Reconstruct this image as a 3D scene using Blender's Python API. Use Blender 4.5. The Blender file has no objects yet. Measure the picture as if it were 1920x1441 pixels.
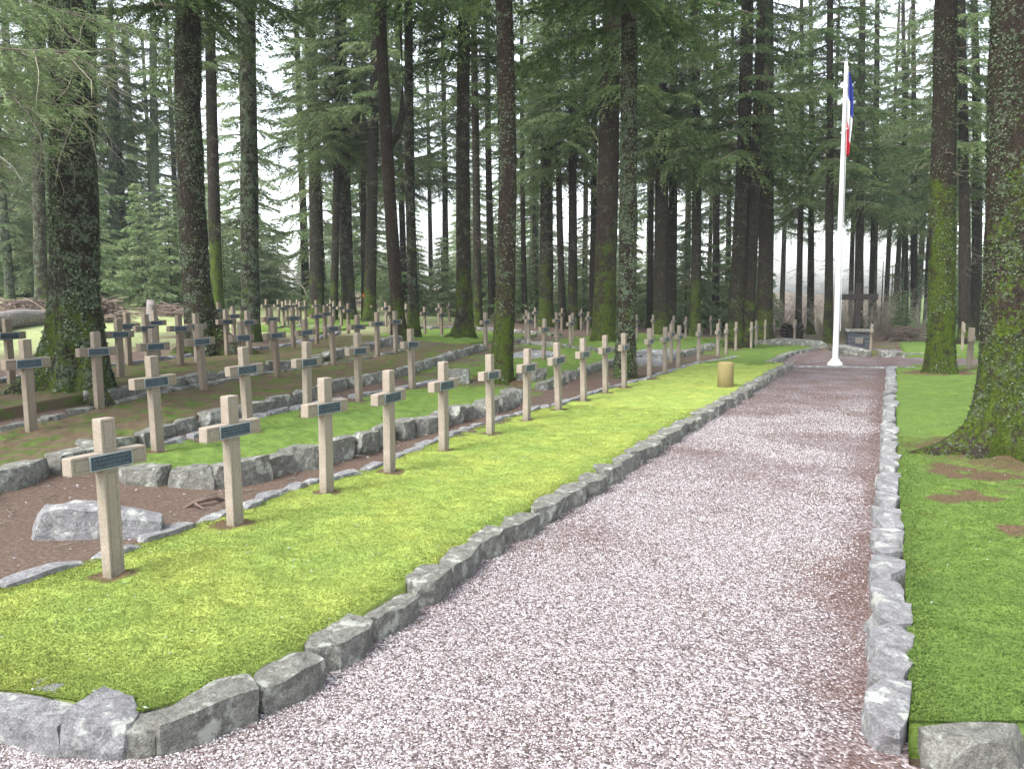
import bpy, math, random
import numpy as np
from mathutils import Vector, Matrix
R=math.radians
SC=bpy.context.scene; COL=SC.collection
rng=np.random.default_rng(7); random.seed(7)
# ------------------------------------------------------------------ camera, light, exposure
F=1495.3; PITCH,YAW,ROLL=.1109,.4446,-.0078; CAMZ=1.72
fw=Vector((-math.sin(YAW)*math.cos(PITCH),math.cos(YAW)*math.cos(PITCH),-math.sin(PITCH)))
rt0=Vector((math.cos(YAW),math.sin(YAW),0)); up0=rt0.cross(fw)
rt=math.cos(ROLL)*rt0+math.sin(ROLL)*up0; up=-math.sin(ROLL)*rt0+math.cos(ROLL)*up0
cd=bpy.data.cameras.new('camera'); co=bpy.data.objects.new('camera',cd); COL.objects.link(co)
cd.sensor_fit='HORIZONTAL'; cd.sensor_width=36; cd.lens=36*F/1920; cd.clip_start=.05; cd.clip_end=2000
M=Matrix((rt,up,-fw)).transposed().to_4x4(); M.translation=(0,0,CAMZ); co.matrix_world=M
SC.camera=co
W=bpy.data.worlds.new('World'); SC.world=W; W.use_nodes=True
wn=W.node_tree; bg=wn.nodes['Background']; sky=wn.nodes.new('ShaderNodeTexSky')
SUN_EL,SUN_AZ=R(52),R(205)      # azimuth clockwise from +Y: behind the camera, slightly left
sky.sky_type='NISHITA'; sky.sun_disc=False; sky.sun_elevation=SUN_EL; sky.sun_rotation=SUN_AZ
sky.air_density=1.0; sky.dust_density=3.0; sky.ozone_density=1.0
hs=wn.nodes.new('ShaderNodeHueSaturation'); hs.inputs['Saturation'].default_value=.35
wn.links.new(sky.outputs[0],hs.inputs['Color']); wn.links.new(hs.outputs[0],bg.inputs[0]); bg.inputs[1].default_value=.15
sl=bpy.data.lights.new('sun','SUN'); so=bpy.data.objects.new('sun',sl); COL.objects.link(so)
sl.energy=1.0; sl.angle=R(25); sl.color=(1,.97,.93)
sd=Vector((math.sin(SUN_AZ)*math.cos(SUN_EL),math.cos(SUN_AZ)*math.cos(SUN_EL),math.sin(SUN_EL)))
so.rotation_euler=sd.to_track_quat('Z','Y').to_euler(); so.location=sd*60
vs=SC.view_settings; vs.view_transform='Standard'; vs.look='None'; vs.exposure=2.0; vs.gamma=1
SC.render.engine='CYCLES'
SC.cycles.max_bounces=6; SC.cycles.diffuse_bounces=3; SC.cycles.transparent_max_bounces=4; SC.cycles.volume_bounces=0

# ------------------------------------------------------------------ terrain
XS=[-200,-60,-40,-30,-24,-20,-14,-11.3,-9.0,-7.4,-6.6,-5.05,-4.5,-4.2,0.3,1.5,8,60]
ZS=[6,3.0,1.9,1.3,.92,.74,.55,.47,.38,.28,.25,.125,.11,.10,.06,.09,.15,.3]
def drop(X,Y):
    t=np.clip((-X-9)/8,0,1); s=.0235*(1-t)+.013*t; yy=np.clip(Y-15.5,0,45)
    return s*yy*np.clip(yy/6,0,1)
def G(X,Y): return np.interp(X,XS,ZS)-drop(np.asarray(X,float),np.asarray(Y,float))
def g(x,y): return float(G(x,y))
def hsh(a,b,c,s):
    n=(a*374761393+b*668265263+c*1274126177+s*974711)&0x7fffffff
    n=((n^(n>>13))*1274126177)&0x7fffffff
    return ((n^(n>>16))&0xffff)/65535.
def vnoise(x,y,z=0.,s=0):
    x=np.asarray(x,float);y=np.asarray(y,float);z=np.zeros_like(x)+z
    xi=np.floor(x).astype(np.int64);yi=np.floor(y).astype(np.int64);zi=np.floor(z).astype(np.int64)
    fx,fy,fz=x-xi,y-yi,z-zi
    fx,fy,fz=[t*t*(3-2*t) for t in (fx,fy,fz)]
    r=0
    for dx in(0,1):
        for dy in(0,1):
            for dz in(0,1):
                r=r+hsh(xi+dx,yi+dy,zi+dz,s)*(fx if dx else 1-fx)*(fy if dy else 1-fy)*(fz if dz else 1-fz)
    return r*2-1
def fbm(x,y,z=0.,o=4,s=0):
    r=0;a=1
    for i in range(o): r=r+a*vnoise(x*2**i,y*2**i,np.asarray(z)*2**i,s+i); a*=.5
    return r
def gravel_mask(X,Y):
    m=(X>-2.5)&(X<.1)&(Y<20.8)
    m|=(Y<1.72+.17*(X+4.6)*(X<-2.3)+.3*(X>=-2.3))&(X<-2.2)&(X>-9)
    m|=(X>=0)&(Y<3.02+.46*X)&(X<8)
    m|=(X>-2.95)&(X<.3)&(Y>=20.5)&(Y<31)
    m|=(X>=.2)&(X<12)&(Y>22.9+.1*X)&(Y<27.5+.12*X)
    m|=(X>-1.9)&(X<.9)&(Y>=31)&(Y<34.5)
    return m
def floor_z(X,Y):
    z=G(X,Y)+.012*fbm(X*1.3,Y*1.3,0,3,3)
    low=gravel_mask(X,Y)|gravel_mask(X+.15,Y)|gravel_mask(X-.15,Y)|gravel_mask(X,Y-.2)
    bed1=(X>-4.38)&(X<-2.3)&(Y<20)&(Y>0)
    bedr=(X>.0)&(X<5.5)&(Y<22.6)&(Y>3)
    z=np.where(bed1|bedr,z-.06,z)
    return np.where(low,np.minimum(z,-.05-drop(X,Y)),z)

# ------------------------------------------------------------------ helpers
def mesh_np(name,V,Fc,mats=(),midx=None,smooth=False,attrs=None):
    """V (n,3), Fc list of index arrays (m,k)"""
    me=bpy.data.meshes.new(name)
    if not isinstance(Fc,(list,tuple)): Fc=[Fc]
    Fc=[np.asarray(f,np.int32) for f in Fc if len(f)]
    me.vertices.add(len(V)); me.vertices.foreach_set('co',np.asarray(V,np.float32).ravel())
    nl=sum(f.size for f in Fc); npoly=sum(len(f) for f in Fc)
    me.loops.add(nl); me.loops.foreach_set('vertex_index',np.concatenate([f.ravel() for f in Fc]))
    me.polygons.add(npoly)
    tot=np.concatenate([np.full(len(f),f.shape[1],np.int32) for f in Fc])
    st=np.concatenate([[0],np.cumsum(tot)[:-1]]).astype(np.int32)
    me.polygons.foreach_set('loop_start',st); me.polygons.foreach_set('loop_total',tot)
    me.polygons.foreach_set('use_smooth',np.full(npoly,smooth))
    for m in mats: me.materials.append(m)
    if midx is not None: me.polygons.foreach_set('material_index',np.asarray(midx,np.int32))
    if attrs:
        for k,v in attrs.items():
            v=np.asarray(v,np.float32)
            if v.ndim==1:
                a=me.attributes.new(k,'FLOAT','POINT'); a.data.foreach_set('value',v)
            else:
                a=me.attributes.new(k,'FLOAT_COLOR','POINT'); a.data.foreach_set('color',np.hstack([v,np.ones((len(v),1),np.float32)]).ravel())
    me.update(); me.validate(); return me
def obj(name,me,parent=None,loc=None,rot=None,**p):
    o=bpy.data.objects.new(name,me); COL.objects.link(o)
    if parent: o.parent=parent
    if loc is not None: o.location=loc
    if rot is not None: o.rotation_euler=rot
    for k,v in p.items(): o[k]=v
    return o
def thing(name,label,cat,loc,rot=None,group=None,me=None,**p):
    o=obj(name,me,None,loc,rot,label=label,category=cat,**p)
    if group: o['group']=group
    return o
class MB:
    def __init__(s): s.v=[];s.f={};s.n=0
    def add(s,V,*Fs):
        V=np.asarray(V,float)
        for Fc in Fs:
            Fc=np.asarray(Fc)
            if len(Fc): s.f.setdefault(Fc.shape[1],[]).append(Fc+s.n)
        s.v.append(V); s.n+=len(V); return s
    def box(s,a,b):
        x0,y0,z0=a;x1,y1,z1=b
        V=[(x0,y0,z0),(x1,y0,z0),(x1,y1,z0),(x0,y1,z0),(x0,y0,z1),(x1,y0,z1),(x1,y1,z1),(x0,y1,z1)]
        return s.add(V,[(0,3,2,1),(4,5,6,7),(0,1,5,4),(1,2,6,5),(2,3,7,6),(3,0,4,7)])
    def tube(s,P,r,n=6,cap=True):
        P=np.asarray(P,float);r=np.zeros(len(P))+r
        T=np.gradient(P,axis=0);T/=np.linalg.norm(T,axis=1)[:,None]+1e-9
        a=np.array([0,0,1.]) if abs(T[0][2])<.9 else np.array([1.,0,0])
        U=np.cross(T,a);U/=np.linalg.norm(U,axis=1)[:,None]+1e-9;Wv=np.cross(T,U)
        th=np.arange(n)*2*np.pi/n
        V=(P[:,None]+r[:,None,None]*(np.cos(th)[None,:,None]*U[:,None]+np.sin(th)[None,:,None]*Wv[:,None])).reshape(-1,3)
        i=np.arange(len(P)-1)[:,None]*n;j=np.arange(n)[None];k=(j+1)%n
        q=np.stack([i+j,i+k,i+n+k,i+n+j],-1).reshape(-1,4)
        s.add(V,q)
        if cap:
            m=s.n; s.f.setdefault(n,[]).append(np.array([np.arange(n)[::-1]+m-len(V),np.arange(n)+m-n]))
        return s
    def lathe(s,prof,n=24):
        prof=np.asarray(prof,float);th=np.arange(n)*2*np.pi/n
        V=np.stack([prof[:,0,None]*np.cos(th),prof[:,0,None]*np.sin(th),prof[:,1,None]+0*th],-1).reshape(-1,3)
        i=np.arange(len(prof)-1)[:,None]*n;j=np.arange(n)[None];k=(j+1)%n
        s.add(V,np.stack([i+j,i+k,i+n+k,i+n+j],-1).reshape(-1,4)); return s
    def mesh(s,name,mats,smooth=False):
        return mesh_np(name,np.concatenate(s.v),[np.concatenate(f) for f in s.f.values()],mats,smooth=smooth)
def bevel(me,w,seg=2,ang=30):
    import bmesh
    bm=bmesh.new();bm.from_mesh(me)
    es=[e for e in bm.edges if len(e.link_faces)==2 and e.calc_face_angle(0)>R(ang)]
    bmesh.ops.bevel(bm,geom=es,offset=w,segments=seg,affect='EDGES',profile=.6)
    bm.to_mesh(me);bm.free();return me
ONES='zero first second third fourth fifth sixth seventh eighth ninth tenth eleventh twelfth thirteenth fourteenth fifteenth sixteenth seventeenth eighteenth nineteenth'.split()
TENS={2:'twent',3:'thirt',4:'fort',5:'fift',6:'sixt',7:'sevent',8:'eight',9:'ninet'}
def nth(n):
    if n<20: return ONES[n]
    t,o=divmod(n,10)
    return TENS[t]+('ieth' if o==0 else 'y-'+ONES[o])

# ------------------------------------------------------------------ materials
def mat(name,rough=.9):
    m=bpy.data.materials.new(name); m.use_nodes=True
    nt=m.node_tree; b=nt.nodes['Principled BSDF']; b.inputs['Roughness'].default_value=rough
    b.inputs['Specular IOR Level'].default_value=.25
    return m,nt,b
class N:
    def __init__(s,nt): s.nt=nt
    def n(s,t,**k):
        x=s.nt.nodes.new('ShaderNode'+t)
        for a,b in k.items(): setattr(x,a,b)
        return x
    def l(s,a,b): s.nt.links.new(a,b)
    def coord(s,kind='Object'): return s.n('TexCoord').outputs[kind]
    def pos(s): return s.n('NewGeometry').outputs['Position']
    def noise(s,v,scale,det=4,rough=.6,dist=0):
        x=s.n('TexNoise'); x.inputs['Scale'].default_value=scale; x.inputs['Detail'].default_value=det
        x.inputs['Roughness'].default_value=rough; x.inputs['Distortion'].default_value=dist
        s.l(v,x.inputs['Vector']); return x.outputs[0]
    def vor(s,v,scale,out='Color',feat='F1'):
        x=s.n('TexVoronoi'); x.inputs['Scale'].default_value=scale; x.feature=feat; s.l(v,x.inputs['Vector']); return x.outputs[out]
    def ramp(s,f,stops,interp='LINEAR'):
        x=s.n('ValToRGB'); x.color_ramp.interpolation=interp; e=x.color_ramp.elements
        while len(e)<len(stops): e.new(.5)
        for i,(p,c) in enumerate(stops):
            e[i].position=p; e[i].color=(c if len(c)==4 else (*c,1)) if hasattr(c,'__len__') else (c,c,c,1)
        s.l(f,x.inputs[0]); return x.outputs[0]
    def mix(s,f,a,b,mode='MIX'):
        x=s.n('Mix',data_type='RGBA',blend_type=mode)
        for v,i in ((f,0),(a,6),(b,7)):
            if isinstance(v,(int,float)): x.inputs[i].default_value=v
            elif isinstance(v,tuple): x.inputs[i].default_value=(*v,1)
            else: s.l(v,x.inputs[i])
        return x.outputs[2]
    def math(s,op,a,b=0,c=0,clamp=False):
        x=s.n('Math',operation=op,use_clamp=clamp)
        for v,i in ((a,0),(b,1),(c,2)):
            if isinstance(v,(int,float)): x.inputs[i].default_value=v
            else: s.l(v,x.inputs[i])
        return x.outputs[0]
    def attr(s,name,typ='GEOMETRY',out='Fac'):
        x=s.n('Attribute',attribute_type=typ,attribute_name=name); return x.outputs[out]
    def rnd(s): return s.n('ObjectInfo').outputs['Random']
    def bump(s,h,dist=.01,st=1,b=None):
        x=s.n('Bump'); x.inputs['Distance'].default_value=dist; x.inputs['Strength'].default_value=st
        s.l(h,x.inputs['Height']); 
        if b is not None: s.l(x.outputs[0],b.inputs['Normal'])
        return x.outputs[0]
    def sep(s,v):
        x=s.n('SeparateXYZ'); s.l(v,x.inputs[0]); return x.outputs

def m_floor():
    m,nt,b=mat('forest_floor'); k=N(nt); p=k.pos()
    litter=k.ramp(k.noise(p,34,5,.75),[(.3,(.04,.029,.022)),(.5,(.105,.075,.058)),(.68,(.19,.145,.118)),(.85,(.36,.3,.26))])
    big=k.noise(p,1.6,5,.6)
    litter=k.mix(k.ramp(big,[(.35,0.),(.65,.55)]),litter,(.11,.07,.052),'MIX')
    moss=k.ramp(k.noise(p,40,4,.7),[(.3,(.04,.08,.012)),(.6,(.12,.19,.03)),(.8,(.2,.26,.06))])
    mk=k.math('ADD',k.noise(p,1.1,6,.7),k.attr('moss'))
    c=k.mix(k.ramp(mk,[(.62,0.),(.78,1.)]),litter,moss)
    # trodden dry grass of the clearing, from the vertex attribute
    dry=k.ramp(k.noise(p,12,5,.7),[(.3,(.16,.19,.07)),(.6,(.33,.38,.18)),(.8,(.45,.46,.28))])
    c=k.mix(k.math('MULTIPLY',k.attr('dry'),k.ramp(k.noise(p,.35,4,.6),[(.3,0.),(.45,1.)]),clamp=True),c,dry)
    k.l(c,b.inputs['Base Color']); k.bump(k.noise(p,60,4,.8),.02,.8,b); return m
def m_moss(name,cols,brown=.66,bc=(.16,.085,.04)):
    m,nt,b=mat(name); k=N(nt); p=k.pos()
    f=k.noise(p,75,3,.7)
    c=k.ramp(f,[(.25,cols[0]),(.5,cols[1]),(.72,cols[2])])
    c=k.mix(k.ramp(k.noise(p,1.7,4,.6),[(.35,0.),(.7,.75)]),c,cols[3],'MIX')
    c=k.mix(k.ramp(k.noise(p,6,4,.7),[(.3,.5),(.6,0.)]),c,cols[0])
    c=k.mix(k.ramp(k.noise(p,2.6,7,.75),[(brown,0.),(brown+.07,.85)]),c,bc)
    bm=k.math('ADD',k.attr('bare'),k.math('MULTIPLY',k.noise(p,9,5,.75),.7))
    c=k.mix(k.ramp(bm,[(.62,0.),(.82,.95)]),c,k.ramp(k.noise(p,60,4,.8),[(.3,(.045,.03,.02)),(.6,(.14,.09,.06)),(.8,(.26,.2,.15))]))
    k.l(c,b.inputs['Base Color'])
    h=k.math('ADD',k.noise(p,110,3,.8),k.math('MULTIPLY',k.noise(p,28,3,.6),1.2))
    k.bump(h,.012,1,b); b.inputs['Specular IOR Level'].default_value=.1; return m
def m_gravel():
    m,nt,b=mat('gravel',.85); k=N(nt); p=k.pos()
    x=k.n('TexVoronoi'); x.inputs['Scale'].default_value=75; k.l(p,x.inputs['Vector'])
    r=k.sep(x.outputs['Color'])[0]
    c=k.ramp(r,[(0,(.05,.04,.04)),(.3,(.12,.095,.097)),(.6,(.2,.165,.17)),(.82,(.29,.255,.265)),(1,(.5,.47,.49))])
    # needle litter at the edges and in drifts, plus canopy shade painted farther off
    nd=k.math('ADD',k.noise(p,1.3,6,.7),k.math('MULTIPLY',k.attr('needles_shade'),.5))
    fine=k.ramp(k.noise(p,55,3,.8),[(.35,(.05,.026,.02)),(.7,(.15,.085,.065))])
    msk=k.math('MULTIPLY',k.ramp(nd,[(.5,0.),(.78,1.)]),k.ramp(k.noise(p,90,2,.6),[(.36,1.),(.62,.35)]))
    c=k.mix(msk,c,fine)
    k.l(c,b.inputs['Base Color'])
    k.bump(k.math('SUBTRACT',1,x.outputs['Distance']),.012,.9,b); return m
def m_pebble():
    m,nt,b=mat('pebble',.7); k=N(nt)
    r=k.attr('rnd')
    c=k.ramp(r,[(0,(.06,.048,.04)),(.12,(.13,.108,.09)),(.3,(.21,.183,.17)),(.6,(.31,.287,.288)),(.85,(.41,.395,.41)),(1,(.56,.55,.58))])
    k.l(c,b.inputs['Base Color']); return m
def m_stone(name,light,dark,moss=.5,lich=(.62,.64,.58)):
    m,nt,b=mat(name,.85); k=N(nt); o=k.coord(); rn=k.rnd()
    v=k.n('VectorMath',operation='ADD'); k.l(o,v.inputs[0]); k.l(rn,v.inputs[1])
    sc=k.n('VectorMath',operation='SCALE'); sc.inputs['Scale'].default_value=1; k.l(v.outputs[0],sc.inputs[0]); p=sc.outputs[0]
    p=k.pos()
    c=k.ramp(k.noise(p,22,6,.75),[(.3,dark),(.55,light),(.8,tuple(min(1,x*1.4) for x in light))])
    c=k.mix(k.ramp(k.noise(p,130,2,.7),[(.4,.5),(.62,0.)]),c,tuple(x*.4 for x in dark))
    c=k.mix(k.ramp(k.noise(p,7,5,.7),[(.54,0.),(.62,.75)]),c,lich)
    nz=k.sep(k.n('NewGeometry').outputs['Normal'])[2]
    mk=k.math('ADD',k.noise(p,5,5,.7),k.math('MULTIPLY',k.attr('moss','OBJECT'),1))
    c=k.mix(k.ramp(mk,[(.72,0.),(.84,.9)]),c,k.ramp(k.noise(p,60,3,.7),[(.3,(.03,.05,.012)),(.7,(.12,.16,.04))]))
    k.l(c,b.inputs['Base Color'])
    h=k.math('ADD',k.noise(p,35,6,.8),k.math('MULTIPLY',k.noise(p,9,4,.6),1.5)); k.bump(h,.018,1,b); return m
def m_concrete(name,a,c2,green):
    m,nt,b=mat(name,.9); k=N(nt); o=k.coord()
    c=k.ramp(k.noise(o,160,3,.8),[(.3,tuple(x*.5 for x in a)),(.5,a),(.7,c2)])
    z=k.sep(o)[2]
    st=k.math('ADD',k.noise(o,7,5,.7),k.math('MULTIPLY',k.rnd(),.15))
    c=k.mix(k.ramp(st,[(.45,0.),(.75,.6)]),c,green)
    c=k.mix(k.math('MULTIPLY',k.attr('aged','OBJECT'),k.ramp(k.noise(o,5,4,.7),[(.2,.55),(.7,1.)])),c,(.115,.085,.055))  # brown weathering, with the rear rows' shade mixed into the concrete colour
    ft=k.math('SUBTRACT',.16,z); c=k.mix(k.math('MULTIPLY',k.math('MULTIPLY',ft,5,clamp=True),k.ramp(k.noise(o,22,4,.7),[(.35,0.),(.6,.8)])),c,(.12,.12,.06))
    k.l(c,b.inputs['Base Color']); k.bump(k.noise(o,190,3,.8),.004,.8,b); return m
def m_bark():
    m,nt,b=mat('bark',.95); k=N(nt); o=k.coord(); rn=k.rnd(); x,y,z=k.sep(o)
    # stretch the texture with height, offset per tree
    cx=k.n('CombineXYZ'); k.l(k.math('ADD',x,k.math('MULTIPLY',rn,37)),cx.inputs[0]); k.l(y,cx.inputs[1]); k.l(k.math('MULTIPLY',z,.35),cx.inputs[2]); ps=cx.outputs[0]
    cy=k.n('CombineXYZ'); k.l(k.math('ADD',x,k.math('MULTIPLY',rn,91)),cy.inputs[0]); k.l(y,cy.inputs[1]); k.l(z,cy.inputs[2]); p=cy.outputs[0]
    bark=k.ramp(k.noise(ps,26,5,.7),[(.3,(.009,.008,.006)),(.55,(.034,.029,.023)),(.78,(.085,.074,.06))])
    bark=k.mix(k.attr('red','OBJECT'),bark,k.ramp(k.noise(p,22,5,.7),[(.3,(.02,.012,.01)),(.7,(.085,.055,.047))]))
    li=k.math('ADD',k.noise(p,24,4,.75),k.math('MULTIPLY',k.noise(p,5,3,.6),.6))
    lm=k.math('ADD',li,k.attr('lichen','OBJECT'))
    c=k.mix(k.ramp(k.math('MULTIPLY',lm,.5),[(.535,0.),(.565,.85)]),bark,k.ramp(k.noise(p,60,3,.7),[(.3,(.06,.09,.05)),(.7,(.2,.25,.17))]))
    mh=k.attr('moss','OBJECT')   # height to which moss climbs
    mm=k.math('ADD',k.math('SUBTRACT',mh,z),k.math('MULTIPLY',k.math('SUBTRACT',k.noise(p,1.7,5,.7),.5),13))
    mm=k.math('ADD',mm,k.math('MULTIPLY',k.math('SUBTRACT',k.noise(p,30,3,.7),.5),7))
    pt=k.ramp(k.noise(p,7,4,.7),[(.38,.12),(.52,1.)])
    c=k.mix(k.math('MULTIPLY',pt,k.ramp(k.math('MULTIPLY',mm,.6),[(.2,0.),(.38,.93)])),c,k.ramp(k.noise(p,38,4,.75),[(.28,(.014,.026,.004)),(.5,(.06,.095,.012)),(.75,(.15,.19,.03))]))
    k.l(c,b.inputs['Base Color']); b.inputs['Specular IOR Level'].default_value=.1
    h=k.math('ADD',k.noise(ps,45,5,.8),k.noise(p,24,4,.7)); k.bump(h,.035,1,b); return m
def m_leaf(name,c0,c1,c2):
    m,nt,b=mat(name,.7); k=N(nt); r=k.attr('rnd')
    c=k.ramp(r,[(0,c0),(.5,c1),(1,c2)])
    h=k.n('HueSaturation'); k.l(c,h.inputs['Color']); k.l(k.math('ADD',.75,k.math('MULTIPLY',k.rnd(),.5)),h.inputs['Value'])
    c=h.outputs[0]; k.l(c,b.inputs['Base Color']); b.inputs['Specular IOR Level'].default_value=.15
    t=k.n('BsdfTranslucent'); k.l(c,t.inputs[0]); mx=k.n('MixShader'); mx.inputs[0].default_value=.45
    out=nt.nodes['Material Output']; k.l(b.outputs[0],mx.inputs[1]); k.l(t.outputs[0],mx.inputs[2]); k.l(mx.outputs[0],out.inputs[0]); return m
def m_plain(name,c,rough=.6,var=.15,scale=20,metal=0):
    m,nt,b=mat(name,rough); k=N(nt); o=k.coord()
    c1=tuple(x*(1-var) for x in c); c2=tuple(min(1,x*(1+var)) for x in c)
    k.l(k.ramp(k.noise(o,scale,5,.7),[(.3,c1),(.7,c2)]),b.inputs['Base Color']); b.inputs['Metallic'].default_value=metal; return m
def m_plaque():
    m,nt,b=mat('slate_blue_plaque',.45); k=N(nt); o=k.coord(); x,y,z=k.sep(o)
    # worn pale flecks of relief in three lines
    cv=k.n('CombineXYZ'); k.l(k.math('MULTIPLY',y,1),cv.inputs[0]); k.l(k.math('MULTIPLY',z,.9),cv.inputs[1]); k.l(k.math('MULTIPLY',k.rnd(),50),cv.inputs[2])
    n=k.noise(cv.outputs[0],150,2,.7); line=k.math('SINE',k.math('MULTIPLY',z,2*math.pi/.024))
    edge=k.math('LESS_THAN',k.math('ABSOLUTE',y),.115)
    f=k.math('MULTIPLY',k.math('MULTIPLY',k.ramp(n,[(.5,0.),(.56,1.)]),k.ramp(line,[(.45,0.),(.7,1.)])),edge)
    base=k.ramp(k.noise(o,18,4,.7),[(.3,(.028,.04,.055)),(.7,(.06,.085,.11))])
    k.l(k.mix(k.math('MULTIPLY',f,.3),base,(.35,.42,.45)),b.inputs['Base Color']); b.inputs['Metallic'].default_value=.2
    k.bump(f,.002,.6,b); return m
M_FLOOR=m_floor()
M_MOSS=m_moss('moss_bright',[(.12,.165,.035),(.31,.37,.08),(.5,.55,.18),(.2,.31,.075)])
M_MOSS2=m_moss('moss_green',[(.05,.09,.018),(.135,.21,.042),(.24,.32,.085),(.1,.17,.045)],.62)
M_MOSS3=m_moss('moss_dull',[(.03,.06,.01),(.08,.13,.025),(.14,.18,.05),(.1,.12,.04)],.44,(.12,.08,.06))
M_GRAVEL=m_gravel(); M_PEB=m_pebble()
M_STONE=m_stone('granite_kerb',(.23,.23,.205),(.085,.085,.07),lich=(.4,.42,.37))
M_STONEP=m_stone('pale_granite',(.29,.29,.3),(.13,.13,.13),lich=(.45,.47,.43))
M_CONC=m_concrete('cast_concrete',(.3,.255,.21),(.45,.4,.35),(.22,.19,.14))
M_CONCY=m_concrete('ochre_post',(.27,.21,.1),(.36,.29,.15),(.2,.19,.07))
M_PLAQ=m_plaque(); M_FRAME=m_plain('plaque_rim',(.3,.33,.34),.5,metal=.3)
M_BARK=m_bark()
M_LEAF=m_leaf('spruce_needles',(.04,.075,.03),(.105,.16,.062),(.2,.27,.1))
M_LEAFL=m_leaf('pale_spruce_needles',(.11,.17,.08),(.23,.31,.15),(.38,.44,.24))  # pale near sprays; for far trees open light and haze are in the colour
M_TWIG=m_plain('dead_twig',(.13,.11,.09),.9,.4)
M_TWIGP=m_plain('pale_twig',(.3,.27,.22),.9,.4)
M_WHITE=m_plain('white_paint',(.78,.79,.82),.35,.05,6)
M_CREAM=m_plain('cream_concrete',(.72,.69,.6),.7,.1)
M_WOOD=m_plain('old_dark_wood',(.035,.03,.028),.85,.4,30)
M_SLATE=m_plain('dark_slab',(.07,.075,.085),.6,.35,12)
M_LOG=m_plain('peeled_log',(.2,.18,.175),.9,.45,9)
M_BRUSH=m_plain('dry_brushwood',(.17,.13,.11),.95,.5,4)
M_LICH=m_plain('lichen_flake',(.3,.36,.28),.9,.4,40)

# ------------------------------------------------------------------ ground
def axis(parts):
    out=[]
    for a,b,s in parts: out+=list(np.arange(a,b,s))
    return np.array(out+[parts[-1][1]])
def grid(xs,ys,zf,mask=None):
    X,Y=np.meshgrid(xs,ys); Z=zf(X,Y); V=np.stack([X,Y,Z],-1).reshape(-1,3)
    nx,ny=len(xs),len(ys); i=(np.arange(ny-1)[:,None]*nx+np.arange(nx-1)[None]); q=np.stack([i,i+1,i+nx+1,i+nx],-1)
    if mask is not None:
        cx=(X[:-1,:-1]+X[1:,1:])/2;cy=(Y[:-1,:-1]+Y[1:,1:])/2; q=q[mask(cx,cy)]
    q=q.reshape(-1,4); used,inv=np.unique(q,return_inverse=True)
    return V[used],inv.reshape(-1,4)
V,q=grid(axis([(-450,-60,12),(-60,-18,1.2),(-18,-9,.25),(-9,1,.1),(1,6,.25),(6,30,1.5),(30,300,15)]),
         axis([(-60,-4,3),(-4,1,.3),(1,16,.1),(16,36,.3),(36,90,2),(90,500,20)]),floor_z)
X,Y=V[:,0],V[:,1]
mo=np.zeros(len(V))
mo+=.22*np.exp(-((X+7.5)/3)**2)*(Y>11.5)*(Y<34)+.12*(Y>24)*(X>-8)+.25*(X>.3)*(Y>20)
mo+=.10*((X<-10)&(X>-14)&(Y<20)); mo-=.35*((X>-5.1)&(X<-4.4)&(Y<16))+.2*((X<-5)&(X>-6.6)&(Y<4.6))
mo+=.1*(X<-18)*(Y>15)
dry=np.clip((-X-14.5)/3,0,1)*np.clip((30+X*0-Y)/8,0,1)*np.clip((46+X)/8,0,1)
dry=np.maximum(dry,np.clip((-X-17)/4,0,1)*np.clip((Y-24)/3,0,1)*np.clip((45-Y)/6,0,1)*.9)
obj('forest_floor',mesh_np('forest_floor',V,q,[M_FLOOR],smooth=True,attrs={'moss':mo,'dry':dry}),kind='structure')
def zgrav(X,Y): return -drop(X,Y)+.004*fbm(X*5,Y*5,0,3,9)
V,q=grid(axis([(-9,-3,.12),(-3,.4,.06),(.4,12,.25)]),axis([(-5,1,.25),(1,6,.06),(6,36,.12)]),zgrav,gravel_mask)
X,Y=V[:,0],V[:,1]
nd=np.exp(-((X-.0)/.22)**2)*.45+np.exp(-((X+2.35)/.14)**2)*.3+.35*np.exp(-(((X+.25)/.3)**2+((Y-4.7)/.8)**2))+.25*np.exp(-(((X+1.9)/.35)**2+((Y-5.2)/.5)**2))
nd+=.38*np.clip((Y-4)/9,0,1)  # farther off: more needle litter, with canopy shade painted into the same mask
obj('gravel_path',mesh_np('gravel_path',V,q,[M_GRAVEL],smooth=True,attrs={'needles_shade':nd}),kind='structure')

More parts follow.
